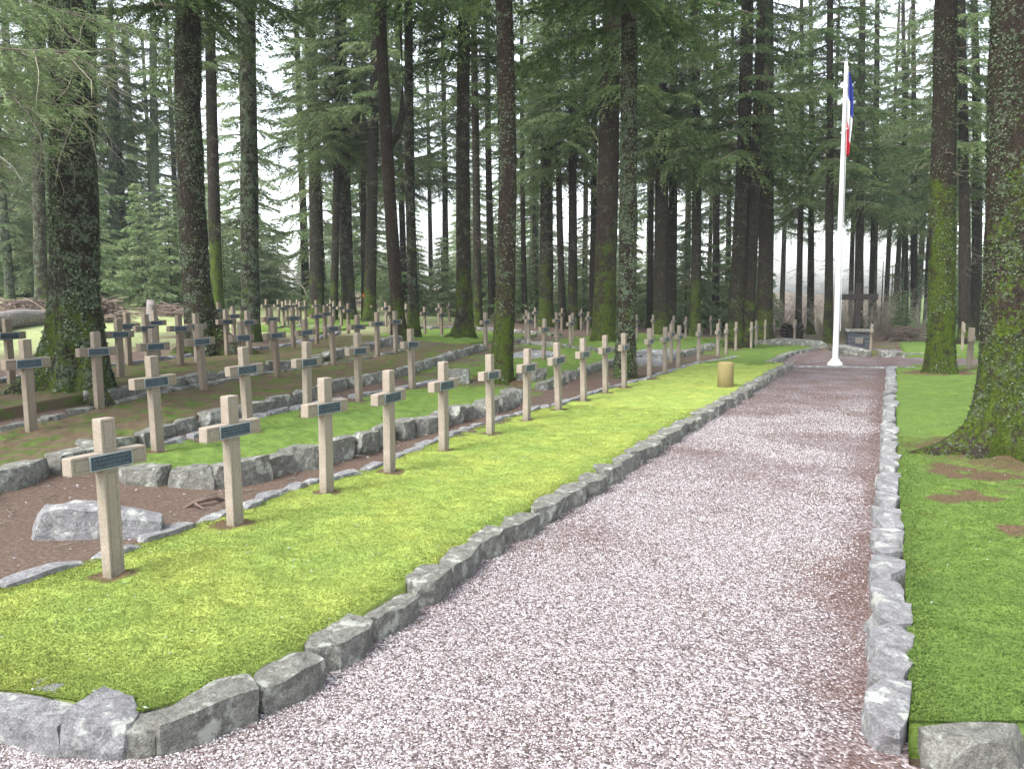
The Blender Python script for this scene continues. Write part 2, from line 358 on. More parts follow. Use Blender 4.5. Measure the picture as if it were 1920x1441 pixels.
CR={
 'first':[(-4.05,3.07),(-4.17,4.15),(-4.2,5.21),(-4.15,6.06),(-4.2,7.14),(-4.2,8.22),(-4.22,9.29),(-4.2,10.34),(-4.23,11.43),(-4.24,12.5),(-4.19,13.36),(-4.25,15.18),(-4.17,16.03),(-4.23,17.4),(-4.29,19.72),(-4.5,23.25),(-4.53,24.65),(-4.65,27.0),(-4.4,28.6),(-4.62,31.25),(-4.97,36.0),(-5.13,40.06)],
 'second':[(-6.31,5.34),(-6.34,6.57),(-6.37,7.59),(-6.69,9.07),(-6.81,10.63)],
 'third':[(-8.09,5.28),(-8.73,6.57),(-8.84,7.49),(-8.84,8.32),(-8.99,9.26),(-9.08,10.11),(-9.28,11.11),(-9.58,12.22),(-9.65,13.06),(-9.85,14.04),(-10.18,15.22)],
 'fourth':[(-11.44,7.23),(-10.9,8.1),(-10.73,8.47),(-11.57,9.69),(-11.34,10.18),(-11.66,10.86),(-12.32,12.27),(-11.98,12.53),(-12.41,13.67),(-12.61,14.62),(-13.14,16.11),(-14.02,17.55),(-18.42,24.03),(-15.9,21.07)],
 'back':[(-12.45,10.02),(-13.39,11.46),(-17.2,16.9),(-14.67,14.86),(-20.98,22.87),(-21.45,24.08),(-18.81,21.35),(-20.68,23.71),(-20.98,24.29),(-21.26,24.94),(-19.41,22.91),(-20.51,24.52),(-21.01,25.83),(-22.03,27.98),(-19.95,25.53),(-20.32,28.8),(-18.0,26.3),(-14.94,22.06),(-16.27,25.08),(-14.44,23.41),(-17.33,29.26),(-13.41,22.78),(-19.2,33.4)],
 'middle':[(-9.1,17.6),(-10.89,23.96),(-9.56,21.22),(-13.99,31.77),(-7.07,16.5),(-9.44,23.1),(-12.7,31.6),(-8.18,21.05),(-9.49,24.61),(-12.6,33.7),(-10.39,28.5),(-8.53,28.7),(-8.6,31.2),(-7.9,31.6),(-4.75,18.86),(-7.2,30.75),(-7.64,37.76),(-6.01,31.33)],
 'far':[(-4.09,39.44),(-4.0,38.4),(-3.89,37.4),(-3.7,39.6),(-.62,28.9)],
 'right':[(2.56,36.6),(2.15,30.62),(1.52,19.83),(1.62,20.35)]}
FEET=np.array([p for l in CR.values() for p in l if p[1]<24])
TFEET=[(1.12,9.33,.95),(.94,18.5,.8),(-6.11,12.36,.5),(-4.66,14.89,.5),(.75,8.1,.3),(.55,7.1,.22),(1.0,6.3,.2),(1.5,7.6,.5)]
def bare(X,Y):
    b=np.zeros_like(X); wx=.16*fbm(X*3.2,Y*3.2,0,3,91); wy=.16*fbm(X*3.2,Y*3.2,0,3,92)
    for x,y in FEET: b=np.maximum(b,np.exp(-(((X-x+wx*.25)**2+(Y-y+wy*.25)**2)/.0169)))
    for x,y,r in TFEET: b=np.maximum(b,.8*np.exp(-(((X-x+wx*1.6)**2+(Y-y+wy*1.6)**2)/(r*r*1.2))))
    return b
def resample(P,n):
    P=np.asarray(P,float);d=np.r_[0,np.cumsum(np.linalg.norm(np.diff(P,axis=0),axis=1))]
    s=np.linspace(0,d[-1],n);return np.stack([np.interp(s,d,P[:,i]) for i in range(2)],-1)
def bed(name,F,B,hf,m,n=160,mm=24,amp=.02,lift=.012,scale=2.2,seed=0):
    F=resample(F,n);B=resample(B,n);t=np.linspace(0,1,mm)
    P=F[:,None]*(1-t)[None,:,None]+B[:,None]*t[None,:,None]; X,Y=P[...,0],P[...,1]
    Z=G(X,Y)+lift+hf*(1-t)[None]**1.2+amp*(fbm(X*scale,Y*scale,0,3,seed)*.6+.55*fbm(X*9,Y*9,0,3,seed+5))*np.minimum(1,np.minimum(t,1-t)[None]*12)
    ed=np.minimum(t,1-t)*np.linalg.norm(F[0]-B[0]); Z-=.015*np.exp(-(ed/.06))[None]
    V=np.stack([X,Y,Z],-1)
    sk=V[:,[0,-1]].copy(); sk[...,2]-=.25
    sk2=V[[0,-1]].copy(); sk2[...,2]-=.25
    V=V.reshape(-1,3); i=np.arange(n-1)[:,None]*mm+np.arange(mm-1)[None]
    q=np.stack([i,i+mm,i+mm+1,i+1],-1).reshape(-1,4)
    nb=len(V); V=np.concatenate([V,sk[:,0],sk[:,1],sk2[0],sk2[1]])
    a=np.arange(n-1); qs=[np.stack([a*mm,a+nb,a+1+nb,(a+1)*mm],-1),np.stack([a*mm+mm-1,(a+1)*mm+mm-1,a+1+nb+n,a+nb+n],-1)]
    c=np.arange(mm-1); nb2=nb+2*n
    qs+= [np.stack([c,c+1,c+1+nb2,c+nb2],-1),np.stack([c+(n-1)*mm,c+nb2+mm,c+1+nb2+mm,c+1+(n-1)*mm],-1)]
    o=obj(name,mesh_np(name,V,[np.concatenate([q]+qs)],[m],smooth=True,attrs={'bare':bare(V[:,0],V[:,1])}),kind='structure')
def zbed(F,B,hf,lift,x,y):  # height of a bed surface without bumps
    return g(x,y)+lift
BED1F=[(-2.56,2.03),(-2.44,2.3),(-2.38,3),(-2.42,4),(-2.43,5.4),(-2.37,7),(-2.38,8.6),(-2.34,11),(-2.3,13.5),(-2.3,20.3)]
BED1B=[(-4.9,1.58),(-4.6,2.0),(-4.42,3),(-4.44,4.2),(-4.5,5.2),(-4.42,6),(-4.48,7),(-4.55,8),(-4.55,9.5),(-4.42,11),(-4.4,13.7),(-4.25,16),(-4.25,19.5)]
bed('moss_bed',BED1F,BED1B,.035,M_MOSS,1100,150,.02)
bed('moss_bed',[(-2.95,21.2),(-2.95,24),(-3.0,28),(-2.6,31.5)],[(-4.25,19.5),(-4.4,24),(-4.8,29),(-5.2,38)],.03,M_MOSS2,200,30,.03,seed=4)
bed('moss_bed',[(-2.3,19.6),(-2.35,20.5),(-2.95,21.2)],[(-4.25,18.5),(-4.25,19.2),(-4.25,19.6)],.03,M_MOSS2,60,30,.03,seed=4,lift=.009)
bed('moss_bed',[(.12,3.24),(.13,5),(.1,8),(.1,12),(.1,15),(.12,20.6)],[(6,5.6),(5.6,7),(5.5,9),(5.5,12),(5.5,16),(5.5,21.6)],.03,M_MOSS2,900,180,.022,seed=11)
bed('moss_bed',[(-5.9,4.75),(-5.1,5.0),(-5.02,6.0),(-5.05,7.5),(-5.05,9.0),(-5.0,10.2),(-5.25,11.2)],[(-6.75,4.9),(-6.65,5.8),(-6.7,6.5),(-7.0,7.6),(-7.0,9),(-6.95,10.5),(-6.6,11.3)],.13,M_MOSS2,300,50,.03,seed=21)
bed('moss_bed',[(-6.15,3.0),(-6.45,3.9),(-6.55,4.6),(-6.75,5.6),(-7.1,6.3),(-7.15,7.2),(-7.5,8.8),(-7.8,10),(-7.95,11.8),(-8.8,15.4),(-9.4,18)],
    [(-8.1,3.4),(-8.25,4.6),(-8.4,5.2),(-8.85,6.7),(-9.2,7.6),(-9.3,8.6),(-9.65,10.2),(-9.85,12.2),(-9.95,14),(-10.4,16),(-10.8,18.3)],.12,M_MOSS3,400,50,.03,seed=31)
bed('moss_bed',[(-8.9,5.2),(-9.35,7),(-9.5,8.5),(-9.8,9.6),(-9.95,10.7),(-10.05,11.7),(-10.55,13.3),(-11.5,16),(-12.4,18.7)],
    [(-12.2,5.6),(-12.4,7.5),(-12.5,9),(-12.8,11),(-13.0,13),(-13.2,15),(-13.7,16.2),(-14.6,18),(-15.4,19.5)],.12,M_MOSS3,300,60,.03,seed=41)
bed('moss_bed',[(-5.3,12.2),(-5.45,13.5),(-5.6,15),(-5.7,17.5),(-5.6,19.2)],[(-7.4,12.4),(-7.6,14),(-7.9,16),(-8.2,18.5),(-7.9,19.8)],.06,M_MOSS2,200,50,.035,seed=51)
bed('moss_bed',[(-5.5,20.6),(-5.6,23),(-5.8,27),(-6.0,33)],[(-9.5,19.6),(-10,23),(-10.5,27),(-11,34)],.08,M_MOSS2,160,60,.05,seed=61)
bed('moss_bed',[(-10.4,19.2),(-10.8,22),(-11.4,26)],[(-14.9,20.4),(-15.6,23),(-16.4,27)],.06,M_MOSS2,120,60,.05,seed=71)
bed('moss_bed',[(-15.8,19.5),(-17,22),(-18.2,25),(-20,29)],[(-19.5,19),(-21,22),(-23,26),(-25,31)],.06,M_MOSS2,120,60,.05,seed=72)
bed('moss_bed',[(.35,28.6),(.4,31),(.3,36)],[(7,29.5),(7,32),(7,37)],.05,M_MOSS2,80,50,.04,seed=81)
bed('moss_bed',[(-1.25,28.0),(-1.3,30.2)],[(.1,27.8),(.2,29.6)],.07,M_MOSS3,40,20,.02,seed=82)

# ------------------------------------------------------------------ fine ground cover close to the camera
def octa(P,sx,sy,sz,yaw,extra=None):
    n=len(P); base=np.array([[1,0,0],[0,1,0],[-1,0,0],[0,-1,0],[0,0,1],[0,0,-1]],float)
    b=base[None]*np.stack([sx,sy,sz],-1)[:,None]*rng.uniform(.75,1.2,(n,6,1))
    tilt=rng.uniform(-.5,.5,(n,6,1))*0
    c,s=np.cos(yaw),np.sin(yaw)
    V=np.stack([b[...,0]*c[:,None]-b[...,1]*s[:,None],b[...,0]*s[:,None]+b[...,1]*c[:,None],b[...,2]+b[...,0]*rng.uniform(-.4,.4,n)[:,None]],-1)+P[:,None]
    f=np.array([[0,1,4],[1,2,4],[2,3,4],[3,0,4],[1,0,5],[2,1,5],[3,2,5],[0,3,5]])
    Fi=(f[None]+np.arange(n)[:,None,None]*6).reshape(-1,3)
    return V.reshape(-1,3),Fi
def pebbles():
    n=370000
    y=1.2+13.8*rng.random(n)**2.0; x=rng.uniform(-4.9,.15,n)
    keep=gravel_mask(x,y); x,y=x[keep],y[keep]
    x2=rng.uniform(.1,1.2,2500);y2=rng.uniform(2.2,3.4,2500);k=gravel_mask(x2,y2);x=np.r_[x,x2[k]];y=np.r_[y,y2[k]]
    ndl=.48+.9*np.exp(-(x/.2)**2)+.9*np.exp(-(((x+.25)/.3)**2+((y-4.7)/.8)**2))+.7*np.exp(-(((x+1.9)/.35)**2+((y-5.2)/.5)**2))+.75*fbm(x*1.1,y*1.1,0,3,77)
    ndl+=.1*np.clip(y-4.5,0,9)  # thins the pebbles farther off, baring the shade-darkened gravel colour
    k=rng.random(len(x))>np.clip(ndl-.6,0,.95); x,y=x[k],y[k]; n=len(x)
    s=rng.uniform(.0026,.0056,n)*(1+.25*np.clip(y-4,0,5)/3)
    V,Fi=octa(np.stack([x,y,zgrav(x,y)+s*.35],-1),s*rng.uniform(.9,1.4,n),s,s*rng.uniform(.5,.9,n),rng.uniform(0,6.3,n))
    o=obj('gravel_pebbles',mesh_np('gravel_pebbles',V,Fi,[M_PEB],smooth=False,attrs={'rnd':np.repeat(rng.random(n)**.8,6)}),kind='stuff',label='loose pinkish grey pebbles covering the gravel path',category='gravel')
pebbles()
def tufts(name,label,X,Y,Z,m,h=.016,seed=0):
    n=len(X);k=5
    a=rng.uniform(0,6.28,(n,k)); el=rng.uniform(.1,1.3,(n,k)); L=h*rng.uniform(.6,1.3,(n,k)); w=.003
    d=np.stack([np.cos(a)*np.cos(el),np.sin(a)*np.cos(el),np.sin(el)],-1)*L[...,None]
    s=np.stack([-np.sin(a),np.cos(a),0*a],-1)*w
    c=np.stack([X,Y,Z],-1)[:,None]
    V=np.stack([c+s,c-s,c+d],-2).reshape(-1,3)
    obj(name,mesh_np(name,V,np.arange(len(V)).reshape(-1,3),[m]),kind='stuff',label=label,category='moss')
def bedpts(F,B,hf,lift,n,amp,seed,ymax,pw=1.4,scale=2.2,trange=(0,1)):
    Fr=resample(F,1500);Br=resample(B,1500)
    s=(rng.random(n)**pw); t=rng.uniform(*trange,n); i=(s*1499).astype(int)
    P=Fr[i]*(1-t)[:,None]+Br[i]*t[:,None]; X,Y=P[:,0],P[:,1]
    W=np.linalg.norm(F[0][0]-B[0][0])
    Z=G(X,Y)+lift+hf*(1-t)**1.2+amp*(fbm(X*scale,Y*scale,0,3,seed)*.6+.55*fbm(X*9,Y*9,0,3,seed+5))*np.minimum(1,np.minimum(t,1-t)*12)
    k=(Y<ymax)&(rng.random(n)>bare(X,Y)*1.5-.1); return X[k],Y[k],Z[k]-.002
X,Y,Z=bedpts(BED1F,BED1B,.035,.012,260000,.02,0,11,1.9); tufts('moss_sprigs','bright yellow-green moss sprigs of the near grave bed',X,Y,Z,M_MOSS,.0085)
X,Y,Z=bedpts([(.12,3.24),(.13,5),(.1,8),(.1,12),(.1,15),(.12,20.6)],[(6,5.6),(5.6,7),(5.5,9),(5.5,12),(5.5,16),(5.5,21.6)],.03,.012,110000,.022,11,10,1.6,trange=(0,.3)); tufts('moss_sprigs','deep green moss sprigs right of the path',X,Y,Z,M_MOSS2,.011)

# pale flecks of fallen lichen and twigs on the moss
n=200; X,Y,Z=bedpts(BED1F,BED1B,.035,.012,n,.02,0,12,1.2); n=len(X)
V,Fi=octa(np.stack([X,Y,Z+.012],-1),rng.uniform(.004,.014,n),rng.uniform(.003,.01,n),rng.uniform(.002,.006,n),rng.uniform(0,6,n))
x=.2+2.8*rng.random(160);y=3.4+8.6*rng.random(160)**.8
V2,F2=octa(np.stack([x,y,G(x,y)+.05],-1),rng.uniform(.003,.011,160),rng.uniform(.002,.007,160),rng.uniform(.002,.006,160),rng.uniform(0,6,160))
obj('lichen_flecks',mesh_np('lichen_flecks',np.r_[V,V2],np.r_[Fi,F2+len(V)],[M_LICH]),kind='stuff',label='pale fallen lichen flecks scattered over the moss',category='lichen')
# litter of twigs, chips and pale bits on the bare needle ground
def litter():
    b=MB()
    for i in range(900):
        y=random.uniform(2.5,22); x=random.uniform(-16,-4.6) if i%4 else random.uniform(-7,-4.5)
        L=random.uniform(.04,.22)*(1 if i%14 else 2);a=random.uniform(0,6.28);z=g(x,y)+.02
        p=np.array([[x,y,z],[x+math.cos(a)*L*.5,y+math.sin(a)*L*.5,z+random.uniform(0,.02)],[x+math.cos(a+.3)*L,y+math.sin(a+.3)*L,z]])
        b.tube(p,[.004,.005,.002],4,False)
    obj('forest_litter',b.mesh('forest_litter',[M_TWIG]),kind='stuff',label='small fallen twigs on the brown needle ground',category='litter')
litter()

n=2600; y=1.5+18*rng.random(n)**1.4; x=rng.uniform(-15,-4.5,n); s_=rng.uniform(.004,.013,n)
V,Fi=octa(np.stack([x,y,G(x,y)+.012*fbm(x*1.3,y*1.3,0,3,3)+.003],-1),s_*1.3,s_,s_*.5,rng.uniform(0,6,n))
obj('stone_chips',mesh_np('stone_chips',V,Fi,[M_PEB],attrs={'rnd':np.repeat(rng.random(n)**.7,6)}),kind='stuff',label='tiny stone chips strewn on the brown needle ground',category='chips')
# ------------------------------------------------------------------ stones
def stone_mesh(l,w,h,seed,rough=.05,cuts=7,round_=.25,n=(8,5,5),zc=.8,skew=1.):
    r=np.random.default_rng(seed)
    pts=[];idx={};faces=[]
    nx,ny,nz=n
    def vid(i,j,k):
        if (i,j,k) not in idx: idx[(i,j,k)]=len(pts);pts.append((i/nx*2-1,j/ny*2-1,k/nz*2-1))
        return idx[(i,j,k)]
    for i in range(nx):
        for j in range(ny):
            for k,fl in ((0,1),(nz,0)):
                q=[vid(i,j,k),vid(i+1,j,k),vid(i+1,j+1,k),vid(i,j+1,k)];faces.append(q[::-1] if fl else q)
    for i in range(nx):
        for k in range(nz):
            for j,fl in ((0,0),(ny,1)):
                q=[vid(i,j,k),vid(i+1,j,k),vid(i+1,j,k+1),vid(i,j,k+1)];faces.append(q[::-1] if fl else q)
    for j in range(ny):
        for k in range(nz):
            for i,fl in ((0,1),(nx,0)):
                q=[vid(i,j,k),vid(i,j+1,k),vid(i,j+1,k+1),vid(i,j,k+1)];faces.append(q[::-1] if fl else q)
    P=np.array(pts)
    nr=np.linalg.norm(P,axis=1)[:,None]; P=P*(1-round_)+P/nr*1.25*round_
    for c in range(cuts):
        d=r.normal(size=3)*[1,1,zc];d/=np.linalg.norm(d); off=r.uniform(.82,1.1)
        e=P@d-off; P-=np.clip(e,0,None)[:,None]*d
    # skew, so no stone is a true box
    P[:,0]+=P[:,1]*r.uniform(-.18,.18)*skew+P[:,2]*r.uniform(-.08,.08); P[:,1]+=P[:,2]*r.uniform(-.15,.15)*skew
    P[:,1]*=1+P[:,0]*r.uniform(-.15,.15)*skew; P[:,2]*=1+P[:,0]*r.uniform(-.1,.1)
    P*=[l/2,w/2,h/2]
    s=1/max(l,w)*2.2
    for a in range(3): P[:,a]+=rough*min(w,h)*fbm(P[:,0]*s*2+seed,P[:,1]*s*2,P[:,2]*s*2,3,a*7+seed%97)
    return mesh_np('stone',P,np.array(faces),smooth=False)
SEED=[100]
def stone(name,label,cat,x,y,z,l,w,h,yaw,m,group=None,moss=.0,tilt=.03,**k):
    SEED[0]+=1; me=stone_mesh(l,w,h,SEED[0],**k); me.materials.append(m)
    r=random.Random(SEED[0])
    return thing(name,label,cat,(x,y,z),(r.uniform(-tilt,tilt),r.uniform(-tilt,tilt),yaw),group,me,moss=moss)
def stone_line(name,kind,where,group,P,lr,w,h,top,m,off=0,mossr=(-.1,.15),jit=.02,big=None,wj=.15,ground=None,near=True,hj=.12,gap=.015,zc=.3):
    P=np.asarray(P,float);d=np.r_[0,np.cumsum(np.linalg.norm(np.diff(P,axis=0),axis=1))]
    r=random.Random(hash(where)%1 if False else len(where)*7+int(P[0][1]*10)); s=0;c=0
    while s<d[-1]-.08:
        L=r.uniform(*lr); L=min(L,d[-1]-s+.1)
        a=[np.interp(s,d,P[:,i]) for i in(0,1)];b=[np.interp(min(s+L,d[-1]),d,P[:,i]) for i in(0,1)]
        x,y=(a[0]+b[0])/2+r.uniform(-jit,jit),(a[1]+b[1])/2
        yaw=math.atan2(b[1]-a[1],b[0]-a[0])+r.uniform(-.07,.07)
        hh=h*(1+r.uniform(-hj,hj)); ww=w*(1+r.uniform(-wj,wj)); zt=(ground(x,y) if ground else g(x,y))+top+r.uniform(-.012,.012)*(h/.2)
        c+=1
        stone(name,'%s, %s %s'%(kind,nth(c),where),'stone',x,y,zt-hh/2,L-gap,ww,hh,yaw,m,group,r.uniform(*mossr),.05,cuts=8 if L>.2 else 5,n=(8,5,5) if L>.25 else (5,4,4),round_=.12,rough=.045,zc=zc,skew=.45)
        s+=L
gz=lambda x,y:-float(drop(x,y))
K0=[(-2.5,1.98),(-2.36,2.3),(-2.33,3),(-2.37,4),(-2.38,5.4),(-2.32,7),(-2.33,8.6),(-2.29,11),(-2.22,13.5),(-2.2,20.4)]
stone_line('kerb_stone','rough granite kerb block','from the near corner, left path edge','kerb blocks along the left path edge',K0,(.32,.58),.2,.26,.135,M_STONE,ground=gz,mossr=(-.12,.1),wj=.2,hj=.12,jit=.012,zc=.1)
stone_line('kerb_stone','broad pale kerb block','from the left, front of the moss bed','kerb blocks across the near moss bed front',[(-4.9,1.6),(-3.55,1.84),(-2.58,1.98)],(.4,.56),.26,.27,.135,M_STONEP,ground=gz,mossr=(-.1,.0),jit=.0,zc=.1)
KR=[(.05,3.1),(.05,5),(.03,8),(.02,12),(.02,20.6)]
stone_line('kerb_stone','flat granite slab','from the near corner, right path edge','granite slabs along the right path edge',KR,(.28,.6),.19,.2,.115,M_STONEP,ground=gz,wj=.22,mossr=(-.2,.02),jit=.02,hj=.05,zc=.1)
stone_line('kerb_stone','hewn granite block','from the left, front of right moss bed','granite blocks closing the right moss bed',[(.15,3.16),(.62,3.39),(1.1,3.6),(1.6,3.85)],(.36,.48),.22,.26,.12,M_STONE,ground=gz,mossr=(-.1,.0))
S1=[(-4.52,2.2),(-4.42,3.0),(-4.43,3.9),(-4.5,5.2),(-4.42,5.9),(-4.5,7),(-4.57,8),(-4.57,9.3),(-4.42,11),(-4.42,12.6),(-4.3,14),(-4.2,16),(-4.23,19.5),(-4.0,23.5)]
stone_line('edging_stone','low whitish stone','from the near end, behind the front row','whitish edging stones behind the front row',S1,(.22,.5),.13,.12,.035,M_STONEP,mossr=(-.3,-.1),jit=.03,hj=.3)
W2=[(-5.92,4.6),(-5.45,4.73),(-5.0,4.95),(-4.93,5.9),(-4.98,7.5),(-4.98,9.0),(-4.93,10.2),(-5.2,11.0)]
stone_line('wall_stone','rough lichened wall block','from the near corner, below second row','granite blocks fronting the second bed',W2,(.3,.52),.24,.34,.2,M_STONE,ground=lambda x,y:.12,mossr=(-.05,.15),wj=.3,hj=.25,jit=.04)
stone_line('edging_stone','grey end stone','along the near end of second bed','granite blocks at the second bed end',[(-5.95,4.65),(-6.4,4.75),(-6.8,4.9)],(.3,.42),.2,.26,.16,M_STONE,mossr=(0,.2))
S2=[(-6.6,5.6),(-6.62,6.2),(-6.95,7.3),(-7.02,8.2),(-7.0,9.8),(-6.9,10.6),(-7.15,13)]
stone_line('edging_stone','pale flat stone','from the near end, behind second row','pale edging stones behind the second row',S2,(.28,.6),.16,.13,.045,M_STONEP,mossr=(-.2,0),hj=.3)
W3=[(-6.1,3.2),(-6.38,3.9),(-6.47,4.6),(-6.67,5.6),(-7.02,6.3),(-7.07,7.2),(-7.42,8.8),(-7.72,10),(-7.87,11.8),(-8.72,15.5),(-9.35,18)]
stone_line('wall_stone','dark mossy block','from the near end, fronting third row','dark blocks fronting the third bed',W3,(.35,.7),.2,.26,.15,M_STONE,mossr=(-.1,.15),hj=.3)
S3=[(-8.2,4.4),(-8.4,5.1),(-8.85,6.7),(-9.2,7.5),(-9.33,8.4),(-9.62,10.2),(-9.85,12.2),(-9.97,14),(-10.45,16)]
stone_line('edging_stone','thin grey slab','from the near end, behind third row','grey edging slabs behind the third row',S3,(.35,.75),.16,.12,.045,M_STONE,mossr=(-.15,.1),hj=.3)
W4=[(-9.25,6.7),(-9.4,7.7),(-9.52,8.6),(-9.78,9.6),(-9.9,10.7),(-10.0,11.7),(-10.5,13.3),(-11.42,16),(-12.35,18.7)]
stone_line('wall_stone','dark wet block','from the near end, fronting fourth row','dark blocks fronting the fourth bed',W4,(.4,.8),.22,.27,.16,M_STONE,mossr=(-.05,.15),hj=.3)
S4=[(-11.9,7.2),(-12.4,8.4),(-12.6,10),(-12.9,12),(-13.2,15),(-13.7,16.1),(-14.6,18),(-16.2,21)]
stone_line('edging_stone','small pale stone','from the near end, behind fourth row','pale stones behind the fourth row',S4,(.45,.95),.2,.14,.07,M_STONEP,mossr=(-.2,.0),hj=.3,jit=.08)
stone_line('edging_stone','dark flat stone','in the rearmost left stone line','dark stones of the rearmost left line',[(-18.6,20.5),(-19.3,22.6),(-18.3,23.3),(-17.2,22.1)],(.5,1.0),.25,.2,.12,M_STONE,mossr=(-.1,.2))
stone_line('wall_stone','mossy grey block','from the left, middle stone line','blocks of the middle stone line',[(-10.4,22.4),(-9.4,20.9),(-8.1,20.3),(-7.0,20.4),(-6.2,20.7),(-5.4,21.3),(-5.3,23.5),(-5.6,28)],(.45,.9),.26,.28,.15,M_STONE,mossr=(-.05,.3),hj=.3,jit=.08)
stone_line('wall_stone','low mossy block','from the left, back of central moss','blocks along the central moss back',[(-16.4,24.5),(-15.5,27.5),(-13.5,28.2),(-11,27)],(.5,1.0),.26,.22,.13,M_STONE,mossr=(0,.3),jit=.1)
stone_line('wall_stone','lichened grey block','from the near end, central needle path','blocks beside the central needle path',[(-5.25,12.1),(-5.4,13.4),(-5.5,14.9),(-5.62,17),(-5.55,19)],(.35,.6),.22,.24,.13,M_STONE,mossr=(-.1,.2),hj=.3)
stone_line('edging_stone','low dark kerb stone','around the far path corner','kerb stones around the far path corner',[(-2.85,21.3),(-2.9,24),(-2.95,28),(-2.5,31.4),(-1.6,32.3)],(.45,.9),.22,.22,.11,M_STONE,ground=gz,mossr=(-.1,.2))
stone_line('edging_stone','grey kerb stone','edging the far right lawn','kerb stones edging the far right lawn',[(.1,30.4),(.35,28.4),(1.6,28.2),(4,28.6)],(.4,.8),.2,.2,.1,M_STONE,ground=gz,mossr=(-.1,.2))
stone_line('edging_stone','flat pale stone','behind the right moss bed','kerb stones behind the right moss bed',[(.15,20.75),(1,21.0),(2.6,21.5)],(.4,.8),.2,.16,.09,M_STONEP,ground=gz,mossr=(-.1,.1))
stone('path_step','thin pale stone strip set across the gravel beneath the flagpole','step',-1.2,21.6,gz(-1.2,21.6)-.03,3.1,.12,.12,.24,M_STONEP,tilt=0)
# boulders
stone('kerb_stone','small granite block wedged in the near corner of the moss bed','stone',-2.56,2.02,gz(0,2)+.0,.2,.2,.24,.6,M_STONE,zc=.2,skew=.4)
bo=stone('boulder','large pale lichened boulder behind the nearest cross','boulder',-4.81,3.62,.09,.84,.4,.5,.62,M_STONEP,cuts=5,round_=.6,n=(22,12,12),rough=.045,moss=.04,zc=.3,tilt=0)
for v in bo.data.vertices:
    t=(v.co.x/.42+1)/2; v.co.z*=1-.62*max(0,t-.25) if v.co.z>0 else 1; v.co.y*=1-.35*t
stone('boulder','flat grey boulder behind the front row beyond the double trunks','boulder',-5.2,17.9,.08,1.1,.5,.36,.3,M_STONEP,cuts=5,round_=.5,moss=-.2)
stone('boulder','pale grey boulder resting against the middle stone line','boulder',-5.5,20.3,.08,1.0,.6,.42,.1,M_STONEP,cuts=6,round_=.4,moss=-.1)
stone('boulder','long flat whitish rock among the central crosses','boulder',-7.6,16.8,.25,1.3,.6,.35,.9,M_STONEP,cuts=6,round_=.4,moss=-.2)
stone('boulder','squared mossy rock left of the curved mossy trunk','boulder',-6.75,11.9,.3,.5,.35,.34,.4,M_STONE,cuts=6,moss=.1)
stone('boulder','dark angular rock right of the curved mossy trunk','boulder',-5.75,12.75,.27,.5,.4,.42,.9,M_STONE,cuts=8,moss=.1)
stone('boulder','tilted triangular slab just right of the flagpole','boulder',-1.15,27.7,gz(-1.2,28)+.1,1.1,.6,.4,.2,M_STONE,cuts=9,moss=0,tilt=.2)
stone('boulder','small dark stone on the gravel right of the lone cross','boulder',-.1,27.4,gz(0,27)+.08,.5,.3,.25,.2,M_STONE,cuts=7,moss=0)
stone('boulder','long dark rounded rock lying beside the far path','boulder',-3.75,32.6,gz(-3.6,32)+.08,3.0,.6,.5,-.35,M_STONE,cuts=5,round_=.6,moss=.15,n=(14,6,6))

# ------------------------------------------------------------------ crosses
C,HW,HD=.95,.048,.038
def cross_parts():
    def bar(a,b,inset_faces,m,name):
        me=MB().box(a,b).mesh(name,[m]); return me
    sh=MB().box((-HD,-HW,-.25),(HD,HW,.655)).mesh('shaft',[M_CONC]); bevel(sh,.008,2)
    hd=MB().box((-HD,-HW,.755),(HD,HW,C)).mesh('head',[M_CONC]); bevel(hd,.008,2)
    b=MB(); b.box((-HD-.002,-.245,.652),(HD+.002,.245,.757)); ar=b.mesh('crossbar',[M_CONC]); bevel(ar,.009,2)
    # recessed borders: thin dark-edged grooves modelled as raised panels on the faces
    import bmesh
    for me in (sh,hd,ar):
        bm=bmesh.new();bm.from_mesh(me)
        fs=[f for f in bm.faces if abs(f.normal.x)>.99 and f.calc_area()>.01]
        r=bmesh.ops.inset_region(bm,faces=fs,thickness=.011,depth=0)
        r=bmesh.ops.inset_region(bm,faces=fs,thickness=.005,depth=-.005)
        r=bmesh.ops.inset_region(bm,faces=fs,thickness=.005,depth=.004)
        bm.to_mesh(me);bm.free()
    bm=bmesh.new();bm.from_mesh(sh);bm2=bmesh.new();bm2.from_mesh(hd)
    tmp=bpy.data.meshes.new('t')
    pl=MB().box((HD+.002,-.132,.666),(HD+.011,.132,.743)).mesh('name_plaque',[M_PLAQ]); bevel(pl,.002,1)
    b=MB();x0,x1=HD+.002,HD+.013
    b.box((x0,-.137,.743),(x1,.137,.748)).box((x0,-.137,.661),(x1,.137,.666)).box((x0,-.137,.666),(x1,-.132,.743)).box((x0,.132,.666),(x1,.137,.743))
    fr=b.mesh('rim',[M_FRAME])
    return sh,hd,ar,pl,fr
SH,HDm,AR,PL,FR=cross_parts()
def grave_cross(x,y,z,label,group,detail=True,k=0,aged=0.):
    r=random.Random(int(x*977+y*313))
    t=.014 if k<1 else .03
    o=thing('grave_cross',label,'cross',(x,y,z),(r.uniform(-t,t),r.uniform(-t,t),r.uniform(-.05,.05)),group)
    o.scale=(1,1,r.uniform(.98,1.02))
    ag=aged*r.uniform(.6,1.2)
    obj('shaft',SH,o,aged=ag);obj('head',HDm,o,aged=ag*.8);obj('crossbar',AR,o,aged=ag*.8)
    p=obj('name_plaque',PL,o); obj('rim',FR,p)
